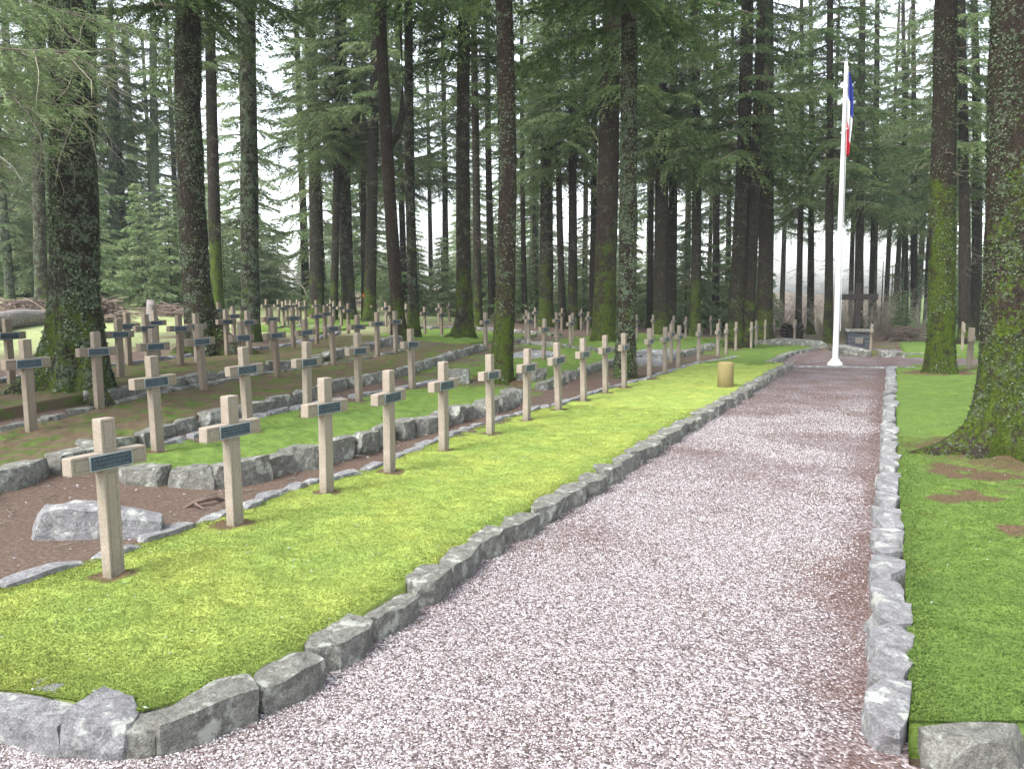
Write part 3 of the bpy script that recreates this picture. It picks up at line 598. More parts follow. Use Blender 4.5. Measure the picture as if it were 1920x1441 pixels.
GRP={'first':('front row of crosses beside the path','front row beside the path'),
 'second':('second row of crosses','second row'),
 'third':('third row of crosses','third row'),
 'fourth':('fourth row of crosses','fourth row'),
 'back':('rear crosses at the clearing edge','small rear crosses near the clearing'),
 'middle':('crosses on the central moss','among the central mossy trunks'),
 'far':('far crosses near the flagpole','distant group left of the flagpole'),
 'right':('crosses between the right-hand trunks','between the right-hand mossy trunks')}
BEDL={'first':.0,'second':.0,'third':.02,'fourth':.02}
def pxcol(x,y):
    d=Vector((x,y,-1)); return d.dot(rt)/d.dot(fw)
for k,l in CR.items():
    l2=sorted(l,key=lambda p:pxcol(*p)); 
    for i,(x,y) in enumerate(l2):
        lab='concrete cross, %s from the left, %s'%(nth(i+1),GRP[k][1])
        if (x,y)==(-.62,28.9): lab='lone brown concrete cross standing in front of the stone altar'
        if k=='first' and i==0: lab='largest nearest concrete cross, in front of the pale boulder'
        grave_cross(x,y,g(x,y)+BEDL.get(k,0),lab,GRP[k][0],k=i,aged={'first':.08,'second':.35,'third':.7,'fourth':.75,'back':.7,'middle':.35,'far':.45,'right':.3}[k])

# ------------------------------------------------------------------ flagpole, flag, altar, post
px_,py_=-1.31,23.65-1.2; pz=gz(px_,py_)
fp=thing('flagpole','tall white painted flagpole on a round cream base','flagpole',(px_,py_,pz))
obj('base',MB().lathe([(0.001,-.05),(.19,-.05),(.19,.03),(.175,.07),(.12,.13),(.1,.17),(.001,.17)],28).mesh('base',[M_CREAM],True),fp)
PH=7.65
lean=(.0,.0)
obj('pole',MB().lathe([(.075,.1),(.073,.5),(.068,2.5),(.058,4.6),(.046,6.5),(.038,PH),(.001,PH)],20).mesh('pole',[M_WHITE],True),fp)
obj('finial',MB().lathe([(.001,PH),(.03,PH),(.03,PH+.05),(.015,PH+.07),(.04,PH+.1),(.045,PH+.14),(.03,PH+.18),(.008,PH+.24),(.001,PH+.26)],14).mesh('finial',[m_plain('pole_tip',(.3,.32,.36),.4,metal=.5)],True),fp)
fp.rotation_euler=(0,R(-.9)*0,0)
rp=MB(); rp.tube([(.1,-.05,.9),(.085,-.04,3),(.07,-.03,6),(.055,-.02,PH-.1)],.006,5); obj('halyard',rp.mesh('halyard',[M_WHITE]),fp)
# hanging flag, folded vertically: bands run across the hoist, so they follow each other down the drape
def flag():
    nu,nv=28,36; u=np.linspace(0,1,nu); v=np.linspace(0,1,nv)
    U,Vv=np.meshgrid(u,v); topz=PH-.25; Ln=1.95
    wdt=.03+.13*np.sin(np.pi*np.clip(Vv*1.05,0,1)**.8)*.75+.05*Vv
    dx=rt0
    a=U*wdt; fold=.055*np.sin(U*11+Vv*2.0)*(0.4+Vv)*np.minimum(1,U*3)
    fx,fy=rt0.x,rt0.y; gx,gy=-fy,fx
    X=.06*fx+a*fx+fold*gx; Y=.06*fy+a*fy+fold*gy; Z=topz-Vv*Ln-.12*np.sin(U*3)*Vv
    V=np.stack([X,Y,Z],-1).reshape(-1,3)
    i=np.arange(nv-1)[:,None]*nu+np.arange(nu-1)[None]; q=np.stack([i,i+1,i+nu+1,i+nu],-1).reshape(-1,4)
    # band index along the fly, which hangs diagonally down the drape
    cu=(U[:-1,:-1]+U[1:,1:])/2; cv=(Vv[:-1,:-1]+Vv[1:,1:])/2; s=cv-.42*cu+.1
    mi=np.where(s<.30,0,np.where(s<.62,1,2)).ravel()
    ms=[m_plain('flag_blue',(.03,.05,.3),.8,.1),m_plain('flag_white',(.75,.77,.82),.8,.05),m_plain('flag_red',(.6,.02,.05),.8,.1)]
    me=mesh_np('flag',V,q,ms,mi,True); return me
fl=thing('flag','blue, white and red flag hanging limp from the white pole','flag',(px_,py_,pz),me=flag())
sm=fl.modifiers.new('s','SOLIDIFY'); sm.thickness=.004
tie=MB(); tie.tube([(-.075,-.08,PH-1.75),(0,-.1,PH-1.69),(.1,-.02,PH-1.63)],.012,6); obj('tie',tie.mesh('tie',[M_WHITE]),fl)
pc=thing('marker_post','short round ochre concrete post at the kerb of the path','post',(-2.56,13.95,gz(-2.5,13.9)-.05))
obj('body',MB().lathe([(.001,0),(.135,0),(.135,.585),(.128,.6),(.06,.612),(.001,.614)],28).mesh('body',[M_CONCY],True),pc)
# altar of stacked stone
ax,ay=-1.15,35.3-2.0; az=gz(ax,ay)-.02; ayaw=YAW*.35
al=thing('stone_altar','dark stone altar with a flat slab top below the wooden cross','altar',(ax,ay,az),(0,0,ayaw))
b=MB(); rr=random.Random(3)
for row in range(5):
    x=-.42; z0=row*.135
    while x<.42:
        L=min(rr.uniform(.18,.36),.42-x)
        if L<.1: L=.42-x
        d=rr.uniform(-.015,.015); b.box((x+.004,-.28+d,z0+.004),(x+L-.004,.28-d,z0+.131)); x+=L
bd=b.mesh('body',[M_SLATE]); bevel(bd,.01,1); obj('body',bd,al)
tp=MB().box((-.5,-.34,.68),(.5,.34,.78)).mesh('slab',[M_STONE]); bevel(tp,.015,2); obj('slab',tp,al)
obj('plaque',MB().box((-.14,-.305,.25),(.14,-.285,.47)).mesh('plaque',[m_plain('altar_plaque',(.17,.15,.13),.7)]),al)
wx,wy=-1.3,36.0; wz=gz(wx,wy)
wc=thing('wooden_cross','big dark wooden cross rising behind the stone altar','cross',(wx,wy,wz),(0,0,ayaw))
u=MB().box((-.11,-.09,-.1),(.11,.09,2.6)).mesh('upright',[M_WOOD]); bevel(u,.01,1); obj('upright',u,wc)
u=MB().box((-.74,-.1,1.92),(.74,.1,2.15)).mesh('crossbeam',[M_WOOD]); bevel(u,.01,1); obj('crossbeam',u,wc)

# ------------------------------------------------------------------ trees
def trunk_mesh(seed,r,H,z1,o1,z2,o2,dirx,diry,flare=1.,nrad=20,near=False,lobes=5,lobe_amp=1.,root=None,fz=.38):
    rs=np.random.default_rng(seed)
    zs=np.r_[-.3,np.linspace(0,1.6,14 if near else 8),np.linspace(1.7,z2+1,40 if near else 14)[1:],np.linspace(z2+1,H,10)[1:]]
    def off(z):
        # quadratic through 0, (z1,o1), (z2,o2); linear above
        A=np.array([[z1,z1*z1],[z2,z2*z2]]); a,b_=np.linalg.solve(A,[o1,o2]); 
        o=a*z+b_*z*z; sl=a+2*b_*z2; return np.where(z>z2,o2+sl*.3*(z-z2),o)
    O=off(np.clip(zs,0,None)); th=np.arange(nrad)*2*np.pi/nrad
    rad=r*(1.04-.62*np.clip(zs/H,0,1)**1.0); rad[-1]*=.2
    ph=rs.uniform(0,6.28); fl=flare*np.exp(-np.clip(zs,0,None)/fz)
    lob=np.clip(np.cos(lobes*th+ph)*.5+np.cos(2*th+ph*2)*.3+.2,-.3,1)
    Rr=rad[:,None]*(1+fl[:,None]*(.45+.75*lob[None]*lobe_amp))
    if root is not None:
        for (a,amp,zz) in root:
            d=np.angle(np.exp(1j*(th-a))); Rr+=rad[:,None]*amp*np.exp(-(d/.2)**2)[None]*np.exp(-np.clip(zs,0,None)/zz)[:,None]
    X=Rr*np.cos(th)[None]; Y=Rr*np.sin(th)[None]; Z=zs[:,None]+0*X
    nz=fbm(X*5+seed,Y*5,Z*1.6,3,seed%50); s=1+.06*nz+(.035*fbm(X*14,Y*14,Z*5,2,9) if near else 0)
    X=X*s+(O*dirx)[:,None]; Y=Y*s+(O*diry)[:,None]
    V=np.stack([X,Y,Z],-1).reshape(-1,3)
    i=np.arange(len(zs)-1)[:,None]*nrad;j=np.arange(nrad)[None];k=(j+1)%nrad
    return mesh_np('trunk',V,np.stack([i+j,i+k,i+nrad+k,i+nrad+j],-1).reshape(-1,4),[M_BARK],smooth=True)
def blades(P,D,L,w,rs):
    n=len(P); S=np.cross(D,rs.normal(size=(n,3))); S/=np.linalg.norm(S,axis=1)[:,None]+1e-9
    V=np.stack([P+S*w[:,None]*.5,P-S*w[:,None]*.5,P+D*L[:,None]],1).reshape(-1,3); return V
def branch(rs,org,az,L,rise,droop,bl=.11,bw=.034,sp=.085,bs=.045,tw=.55,hang=.5):
    """returns limb polyline, blade verts, blade random"""
    d=np.array([math.cos(az),math.sin(az),0]); s=np.array([-d[1],d[0],0])
    def main(t): return org+d*L*t[:,None]+np.array([0,0,1.])*(rise*t-droop*t*t+.35*droop*t**4)[:,None]*L+s*(.06*L*np.sin(t*3+az))[:,None]
    limb=main(np.linspace(0,1,7))
    n=max(6,int(L/sp)*2); t=np.sort(rs.uniform(.1,1,n)); p0=main(t); sg=np.where(np.arange(n)%2,1.,-1.)
    ll=(tw*L*(1-t)**.75*(.4+.6*np.minimum(1,t*4))+.14)*rs.uniform(.5,1.15,n)
    an=rs.uniform(.6,1.2,n)*sg
    ld=d[None]*np.cos(an)[:,None]+s[None]*np.sin(an)[:,None]; ld[:,2]=rs.uniform(-.35,.1,n); ld/=np.linalg.norm(ld,axis=1)[:,None]
    nb=np.maximum(3,(ll/bs).astype(int)*2); idx=np.repeat(np.arange(n),nb); m=len(idx)
    u=rs.random(m); q=u*ll[idx]; P=p0[idx]+ld[idx]*q[:,None]; P[:,2]-=hang*q*q+rs.random(m)**2*.12*hang
    sd=np.cross(ld[idx],[0,0,1.]); D=ld[idx]*rs.uniform(.3,1,m)[:,None]+sd*(rs.choice([-1,1],m)*rs.uniform(.2,1,m))[:,None]
    D[:,2]-=rs.uniform(-.1,.9,m)*hang*1.4; D/=np.linalg.norm(D,axis=1)[:,None]
    V=blades(P,D,bl*rs.uniform(.6,1.3,m),bw*rs.uniform(.6,1.3,m),rs)
    tone=np.clip(rs.normal(.42,.14)+.3*(u-.5)+rs.normal(0,.15,m),0,1)
    return limb,V,np.repeat(tone,3)
def crown(name,seed,z0,H,Rm,nbr,leaf,power=.75,**kw):
    rs=np.random.default_rng(seed); VV=[];TT=[];mb=MB()
    for i in range(nbr):
        f=((i+rs.random())/nbr)**1.15; z=z0+(H-z0)*f
        L=max(.35,Rm*(1-f)**power*rs.uniform(.6,1.1)); az=i*2.4+rs.uniform(-.4,.4)
        limb,V,T=branch(rs,np.array([0,0,z]),az,L,rs.uniform(-.05,.25),rs.uniform(.25,.6),**kw)
        VV.append(V);TT.append(T); mb.tube(limb,np.linspace(.012+.012*L,.004,7),4,False)
    LV=np.concatenate(VV); wv=np.concatenate(mb.v); wf=np.concatenate(mb.f[4])
    tri=np.arange(len(LV)).reshape(-1,3)
    V=np.concatenate([LV,wv]); att=np.r_[np.concatenate(TT),np.zeros(len(wv))]
    return mesh_np(name,V,[tri,wf+len(LV)],[leaf,M_TWIG],np.r_[np.zeros(len(tri)),np.ones(len(wf))],attrs={'rnd':att})
CRN=[crown('crown',11,7.4,23,3.1,64,M_LEAF),crown('crown',12,7.2,22,3.2,72,M_LEAF),crown('crown',13,6.9,24,3.2,66,M_LEAF),crown('crown',14,8.8,22,2.7,58,M_LEAF)]
_far=CRN[1].copy(); _far.materials[0]=m_leaf('haze_lightened_spruce',(.07,.115,.05),(.165,.23,.1),(.29,.35,.17)); CRN.append(_far)  # lighter copy for far crowns: haze and open light put into the colour
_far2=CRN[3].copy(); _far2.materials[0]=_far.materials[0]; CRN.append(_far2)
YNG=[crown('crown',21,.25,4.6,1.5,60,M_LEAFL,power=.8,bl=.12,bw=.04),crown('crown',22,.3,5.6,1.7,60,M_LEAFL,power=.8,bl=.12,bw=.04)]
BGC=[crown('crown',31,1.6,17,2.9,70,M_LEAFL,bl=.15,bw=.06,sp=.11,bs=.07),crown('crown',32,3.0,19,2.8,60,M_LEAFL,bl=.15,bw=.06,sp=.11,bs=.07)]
def dead(seed,z0,z1,n,r):
    rs=np.random.default_rng(seed);mb=MB()
    for i in range(n):
        z=rs.uniform(z0,z1);a=rs.uniform(0,6.28);L=rs.uniform(.25,1.3)*(.6+.4*(z/z1))
        t=np.linspace(0,1,4)[:,None]; d=np.array([math.cos(a),math.sin(a),0]); P=np.array([0,0,z])+d*(r*.5)+d*L*t+np.array([0,0,1])*(-.25*t*t*L+rs.uniform(-.1,.1)*t)
        mb.tube(P,np.linspace(.012,.003,4),3,False)
        for q in range(3):
            u=rs.uniform(.3,.95);b0=P[0]+(P[-1]-P[0])*u; e=b0+np.array([math.cos(a+rs.choice([-1,1])*.9),math.sin(a+rs.choice([-1,1])*.9),-.4])*rs.uniform(.1,.4)
            mb.tube([b0,(b0+e)/2+[0,0,.02],e],[.005,.004,.002],3,False)
    return mb.mesh('dead_twigs',[M_TWIG])
DEAD=[dead(41,2.2,9,45,.2),dead(42,2.6,9,60,.15),dead(43,3.5,8,22,.3)]
#  id, X, Y, diameter, z1,o1, z2,o2, crown, dead, moss, lichen, red, label
TR=[
(1,-9.81,7.06,.66,2.42,.11,5.12,.26,2,None,.9,.26,0,'thickest left spruce, flaring mossy base between the third and fourth rows'),
(2,-13.16,12.41,.63,2.94,-.07,7.18,.06,2,2,.5,.22,.1,'thick dark spruce with a long root spreading right, second from left'),
(3,-23.02,22.5,.48,4.06,.07,11.67,.26,5,1,3.2,.12,0,'mossy spruce standing just behind the second thick trunk'),
(4,-15.09,15.85,.47,3.28,.11,8.53,.27,3,2,.7,.28,0,'grey lichened spruce right of the second thick trunk'),
(5,-24.69,30.34,.66,4.86,.12,14.4,.11,5,1,1.4,.16,0,'straight spruce with a mossy foot behind the rear crosses'),
(6,-22.42,29.82,.61,4.79,-.05,13.98,.07,4,0,1.2,.2,0,'right-hand trunk of the close pair behind the rear crosses'),
(7,-20.54,28.75,.51,4.68,.22,13.44,.65,5,1,1.8,.1,0,'curved mossy spruce with the orange blaze beside it'),
(8,-12.73,19.27,.37,3.58,-.17,9.3,-.33,3,2,.7,.14,.3,'leaning forked spruce with an upright side stem'),
(9,-13.03,20.51,.31,3.72,-.03,9.78,.04,3,0,.9,.22,0,'slim straight spruce right of the leaning forked spruce'),
(10,-11.95,21.69,.46,3.85,.01,10.06,.14,3,1,1.9,.2,.25,'spruce with a bright mossy foot and root, left of centre'),
(11,-14.89,28.17,.32,4.55,-.01,12.55,-.03,3,1,1.0,.15,0,'slim spruce directly right of the bright mossy-footed spruce'),
(12,-19.31,38.2,.4,5.61,-.11,16.35,-.1,5,1,.7,.12,0,'thin pale-lit spruce left of the curved central trunk'),
(13,-6.11,12.36,.35,2.9,.14,6.36,.11,2,None,1.6,.2,.4,'curved reddish trunk with thick green moss, centre of the photo'),
(14,-16.65,36.51,.27,5.4,-.07,15.47,-.06,5,1,.6,.1,0,'very thin spruce right of the curved central trunk'),
(15,-14.66,34.54,.65,5.21,.04,14.62,.14,4,0,2.2,.2,0,'mossy lichened spruce behind the middle crosses'),
(16,-13.42,33.59,.31,5.12,-.16,14.19,-.2,5,1,.6,.1,0,'slender spruce left of the dark one behind the middle crosses'),
(17,-13.01,33.79,.41,5.14,-.03,14.2,.01,4,1,1.0,.12,0,'dark spruce right of the slender one behind the middle crosses'),
(18,-12.92,36.05,.33,5.38,.06,14.95,0,5,1,.6,.1,0,'thin spruce just left of the big mossy twin'),
(19,-8.74,25.51,.75,4.26,.1,10.98,.22,1,0,3.0,.16,.35,'big mossy red-brown trunk, left of the lichened twin'),
(20,-4.66,14.89,.37,3.14,.04,7.02,.02,2,None,.5,.27,.25,'lichen-spotted trunk right of the big mossy twin, behind the front row'),
(21,-9.43,35.46,.67,5.36,-.02,14.43,-.25,4,1,1.0,.12,0,'dark left trunk of the pair right of the lichened twin'),
(22,-9.52,37.63,.46,5.59,.02,15.16,-.11,4,1,1.0,.15,0,'dark right trunk of the pair right of the lichened twin'),
(23,-8.03,36.12,.46,5.45,-.02,14.53,-.27,4,0,2.0,.15,0,'slim spruce with a green foot above the far front-row crosses'),
(24,-9.22,46.67,.43,6.6,-.06,18.21,-.32,5,1,.6,.1,0,'pale distant spruce in the white gap right of centre'),
(25,-5.03,29.07,.56,4.71,.11,11.83,.15,1,1,1.3,.16,0,'broad dark double spruce behind the ochre post'),
(26,-5.28,37.91,.72,5.69,-.03,14.87,-.21,1,1,1.6,.14,.2,'thick spruce with mossy roots spreading left, near the far path corner'),
(27,-4.89,48.74,.37,6.89,-.07,18.52,-.37,4,1,.6,.1,0,'left of two thin grey spruces left of the flagpole'),
(28,-4.44,51.18,.42,7.16,-.17,19.31,-.59,4,1,.6,.1,0,'right of two thin grey spruces left of the flagpole'),
(29,-2.45,36.84,.37,5.49,-.14,14.16,-.41,1,1,1.0,.08,0,'dark spruce closest on the left of the flagpole'),
(30,-1.62,46.92,.49,6.58,-.17,17.44,-.43,4,1,.9,.1,0,'spruce directly behind the big wooden cross'),
(31,-1.02,49.42,.45,6.83,-.11,18.2,-.42,4,1,.6,.12,0,'spruce just right of the big wooden cross'),
(32,.73,55.82,.43,7.46,-.29,20.18,-.94,4,1,.6,.1,0,'left of the far pair between wooden cross and right trunks'),
(33,.94,18.5,.57,3.26,-.11,7.39,-.24,3,2,3.6,.12,.1,'mossy spruce on the right lawn beyond the nearest right trunk'),
(34,2.77,37.9,.49,5.34,-.29,13.76,-.8,4,1,.5,.05,0,'left dark trunk seen between the two right mossy trunks'),
(35,3.52,42.72,.49,5.82,-.21,15.27,-.8,4,1,.5,.12,0,'right dark trunk seen between the two right mossy trunks'),
(36,1.12,9.33,.56,2.41,-.1,4.43,-.16,2,None,1.7,.2,.3,'nearest right spruce at the frame edge with spreading mossy roots'),
(37,-31.83,21.62,.53,4.05,.14,12.48,.6,0,0,.6,.25,.2,'pale grey-brown trunk at the clearing, left of the thickest spruce'),
(38,-37.56,32.27,.57,5.26,.19,16.72,.68,3,1,.3,.4,0,'pale lichened trunk across the clearing between the two thick trunks'),
(39,-38.62,30.67,.5,5.12,.04,16.32,.52,3,1,.3,.35,0,'hazy pale trunk across the clearing beside the thickest spruce'),
(40,1.25,56.07,.47,7.45,-.3,20.16,-.9,4,1,.6,.1,0,'right of the far pair between wooden cross and right trunks'),
(41,-22.7,29.02,.34,4.72,.27,13.78,.6,4,1,.9,.12,0,'left-hand thinner trunk of the close pair behind the rear crosses'),
(42,-22.13,30.65,.3,4.87,.06,14.23,.35,4,1,.5,.15,.2,'slim brown trunk carrying a small orange blaze'),
]
def spruce(id_,x,y,dm,z1,o1,z2,o2,ci,di,moss,lich,red,label,group=None):
    d=math.hypot(x,y); dx,dy=y/d,-x/d; near=d<20; z=g(x,y)
    root=None; fl=.55; H=23
    if id_==1: fl=.9; root=[(-.3,2.6,.35),(2.6,1.2,.4),(-2.2,1.6,.35)]
    if id_==2: fl=.6; root=[(.35,3.4,.4),(3.4,1.3,.3),(-1.2,1.2,.3)]
    if id_==36: fl=.5; root=[(-2.75,3.0,.25),(-2.2,1.6,.25),(2.9,1.0,.4),(-1.35,1.9,.28)]
    if id_==26: fl=.5; root=[(-2.9,2.4,.55)]
    if id_==10: fl=.7; root=[(-2.4,2.4,.2)]
    if id_==33: fl=.45
    if id_==20: fl=.35
    if id_==13: fl=.45
    if id_==19: fl=.5
    dm*=(.93 if near else 1.02)*math.cos(abs(math.atan2(-x,y)-YAW))**.6
    me=trunk_mesh(id_*13,dm/2,H,z1,o1,z2,o2,dx,dy,fl,64 if near else 18,near,root=root,fz=.6 if id_==1 else .42)
    o=thing('spruce_tree',label,'tree',(x,y,z),group=group)
    t=obj('trunk',me,o,moss=moss,lichen=lich,red=red)
    c=obj('crown',CRN[ci],o,rot=(0,0,id_*1.7)); c.location=(dx*o2,dy*o2,0); s=.94+.03*(id_%5); c.scale=(s,s,s)
    if di is not None:
        e=obj('dead_twigs',DEAD[di],o,rot=(0,0,id_*2.3)); e.location=(dx*o1*.8,dy*o1*.8,0)
    return o,dx,dy
TREE={}
def pol(px,d):
    v=fw*1+rt*((px-960)/F); v=Vector((v.x,v.y,0)).normalized(); return v.x*d,v.y*d
for t in TR: TREE[t[0]]=spruce(*t)
# side stem of the forked spruce
o,dx,dy=TREE[8]
b=MB(); P=[(-.17*dx,-.17*dy,5.4),(.05*dx,.05*dy,5.75),(.2*dx,.2*dy,6.2),(.24*dx,.24*dy,7.2),(.2*dx,.2*dy,9.5),(.2*dx,.2*dy,14)]
b.tube(P,[.12,.11,.1,.09,.08,.04],10); obj('side_stem',b.mesh('side_stem',[M_BARK],True),o,moss=-1.,lichen=.14,red=.1)
# second stem of the double spruce
o,dx,dy=TREE[25]
obj('second_stem',trunk_mesh(999,.21,21,4.7,.12,11.8,.2,dx,dy,.4,16),o,loc=(.4*dx,.4*dy,0),moss=1.,lichen=.1,red=.0)
# orange blaze on its trunk
o,dx,dy=TREE[42]
bz=MB().box((-.09,-.005,-.09),(.09,.005,.09)).mesh('blaze',[m_plain('orange_paint',(.8,.2,.05),.7)])
a=math.atan2(-22.13,30.65)
obj('orange_blaze',bz,o,loc=(-dy*-.0+math.sin(-a)*0+22.13/37.8*.17,-30.65/37.8*.17,1.72-g(-22.13,30.65)+.05),rot=(0,0,math.atan2(22.13,30.65)))
# lichen and ivy-like flakes on the two nearest big trunks
def flakes(id_,n,z1,sz=.018,parts=None):
    t=[q for q in TR if q[0]==id_][0]; me=[c for c in TREE[id_][0].children if c.name.startswith('trunk')][0].data
    co=np.empty(len(me.vertices)*3); me.vertices.foreach_get('co',co); co=co.reshape(-1,3)
    no=np.empty(len(me.vertices)*3); me.vertices.foreach_get('normal',no); no=no.reshape(-1,3)
    rs=np.random.default_rng(id_); nr=64; nrow=len(co)//nr
    r0=rs.integers(1,nrow-2,n*6); c0=rs.integers(0,nr,n*6)
    u=rs.random(n*6)[:,None];v=rs.random(n*6)[:,None]
    def at(A): 
        a=A[r0*nr+c0];b_=A[r0*nr+(c0+1)%nr];c=A[(r0+1)*nr+c0];d=A[(r0+1)*nr+(c0+1)%nr]
        return (a*(1-u)+b_*u)*(1-v)+(c*(1-u)+d*u)*v
    P=at(co);Nn=at(no); Nn/=np.linalg.norm(Nn,axis=1)[:,None]
    k=(P[:,2]<z1)&(P[:,2]>0)&(fbm(P[:,0]*3+id_,P[:,1]*3,P[:,2]*2,3,id_)>-.15); P,Nn=P[k][:n],Nn[k][:n]; m=len(P)
    T=np.cross(Nn,rs.normal(size=(m,3)));T/=np.linalg.norm(T,axis=1)[:,None];B=np.cross(Nn,T)
    s=(sz*rs.uniform(.4,1.4,m))[:,None]; lift=rs.uniform(.2,1.,m)[:,None]
    V=np.stack([P+Nn*.002,P+T*s+Nn*s*lift*.6,P+T*s*.6+B*s*.8+Nn*s*lift,P+B*s+Nn*s*.3],1).reshape(-1,3)
    q=(np.arange(m)[:,None]*4+np.arange(4)[None])
    o=obj('lichen_flakes',mesh_np('lichen_flakes',V,q,[M_FLK],attrs={'rnd':np.repeat(rs.random(m),4)}),TREE[id_][0]); o['kind']='stuff'
M_FLK=m_leaf('lichen_frond',(.03,.045,.02),(.09,.12,.065),(.22,.27,.18))
flakes(1,10000,5.5,.024); flakes(36,11000,4.6,.016); flakes(2,5000,7,.03); flakes(20,2600,7,.026); flakes(33,4000,7,.022); flakes(4,3000,8,.03); flakes(13,1200,6.5,.024)

# overhanging spruce outside the left edge, whose pale twiggy sprays hang into the picture
def spray_tree(x,y,label,brs,leaf,H=18,dm=.4,extra_twigs=0,**kw):
    rs=np.random.default_rng(int(abs(x)*100)); o=thing('spruce_tree',label,'tree',(x,y,g(x,y)))
    obj('trunk',trunk_mesh(int(abs(x)*91),dm/2,H,3,0.02,8,.05,1,0,.5,20),o,moss=.6,lichen=.2,red=.1)
    VV=[];TT=[];mb=MB();tb=MB()
    for (az,z,L,rise,dr) in brs:
        limb,V,T=branch(rs,np.array([0,0,z]),az,L,rise,dr,**kw); VV.append(V);TT.append(T); mb.tube(limb,np.linspace(.035,.008,7),6,False)
        d=np.array([math.cos(az),math.sin(az),0])
        for q in range(extra_twigs):
            u=rs.uniform(.35,1); i=int(u*5.99); b0=limb[i]+(limb[min(6,i+1)]-limb[i])*(u*6-i if i<6 else 0)
            P=[b0]; dd=np.array([math.cos(az+rs.uniform(-1.5,1.5)),math.sin(az+rs.uniform(-1.5,1.5)),rs.uniform(-.9,.2)])
            for w in range(5): P.append(P[-1]+dd*rs.uniform(.05,.16)); dd=dd+rs.normal(0,.35,3); dd[2]-=.1
            tb.tube(P,np.linspace(.007,.002,6),3,False)
    LV=np.concatenate(VV); wv=np.concatenate(mb.v); wf=np.concatenate(mb.f[4] if 4 in mb.f else mb.f[6])
    qs=[f+len(LV) for f in mb.f.get(4,[])]; wf=np.concatenate(qs)
    tri=np.arange(len(LV)).reshape(-1,3)
    obj('crown',mesh_np('crown',np.concatenate([LV,wv]),[tri,wf],[leaf,M_TWIG],np.r_[np.zeros(len(tri)),np.ones(len(wf))],attrs={'rnd':np.r_[np.concatenate(TT),np.zeros(len(wv))]}),o)
    if extra_twigs: obj('bare_twigs',tb.mesh('bare_twigs',[M_TWIGP]),o)
    return o
spray_tree(-10.6,3.9,'spruce off the left edge whose pale twiggy sprays hang into view',
  [(.55,3.9,3.6,.1,.22),(.75,3.5,3.4,.12,.25),(.95,4.3,3.6,.05,.25),(.35,3.2,2.8,.1,.3),(1.15,3.3,3.0,.1,.25),(.8,4.9,4.0,0,.25),(.2,4.6,3.4,.0,.25),(1.3,4.4,3.3,0,.25),(.6,5.4,4,0,.2),(1.0,2.8,2.4,.1,.2),
   (2.5,5,3,0,.3),(3.5,5.5,3,0,.3),(-1,5,3,0,.3),(-2,6,3,0,.3),(0,7,3,0,.3),(1.5,8,2.5,0,.3),(3,9,2.5,0,.3)],M_LEAFL,extra_twigs=34,bl=.06,bw=.014,sp=.07,bs=.028,hang=.45)

# background forest
YOUNG=0
def small_tree(name,label,me,x,y,s,group,dm=.08,H=4,trunk=True,moss=.2,lich=.3,twigs=None,z=None):
    o=thing(name,label,'tree',(x,y,g(x,y) if z is None else z),group=group)
    LATE.append(o); c=obj('crown',me,o,rot=(0,0,random.uniform(0,6.28))); c.scale=(s,s,s*random.uniform(.9,1.15))
    if trunk: obj('trunk',TKS[0 if H<8 else 1+random.randrange(3)],o,moss=moss,lichen=lich,red=0.)
    if twigs is not None: obj('dead_twigs',DEAD[twigs],o,rot=(0,0,random.uniform(0,6.28)))
    return o
TKS=[trunk_mesh(71,.05,4.2,1.5,.02,3,.02,1,0,.3,8)]+[trunk_mesh(72+i,.17+.04*i,18,5,.1*i-.1,14,.2*i-.2,1,0,.3,12) for i in range(3)]
rb=random.Random(5)
def pol(px,d):   # horizontal position at image column px (1920 wide) and distance d
    v=fw*1+rt*((px-960)/F); v=Vector((v.x,v.y,0)).normalized(); return v.x*d,v.y*d
far=0; LATE=[]
# young spruces under the gaps
for i in range(94):
    px=rb.uniform(420,1440) if i<46 else rb.uniform(-100,420) if i<64 else rb.uniform(850,1450) if i<84 else rb.uniform(1630,1760); d=rb.uniform(42,66) if i<46 else rb.uniform(40,55)
    if 1440<px<1560 : d+=8
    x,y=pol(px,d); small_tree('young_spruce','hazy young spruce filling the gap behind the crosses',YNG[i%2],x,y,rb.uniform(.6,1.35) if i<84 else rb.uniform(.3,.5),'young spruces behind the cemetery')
# taller background spruces, denser to the left
for i in range(50):
    px=(rb.uniform(-150,1000) if i<22 else rb.uniform(-150,330)) if i<42 else rb.choice([rb.uniform(1000,1180),rb.uniform(1650,2050)]); d=rb.uniform(62,92) if px>700 else rb.uniform(44,85)
    if 490<px<545: continue
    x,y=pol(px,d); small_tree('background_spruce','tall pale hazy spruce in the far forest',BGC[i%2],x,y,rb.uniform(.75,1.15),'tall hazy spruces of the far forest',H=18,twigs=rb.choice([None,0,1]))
for nm,fmt in (('young_spruce','hazy young spruce, %s from the left of those behind the cemetery'),('background_spruce','tall hazy spruce, %s from the left of the far forest')):
    for i,o in enumerate(sorted([o for o in LATE if o.name.startswith(nm)],key=lambda o:pxcol(o.location.x,o.location.y))): o['label']=fmt%nth(i+1)
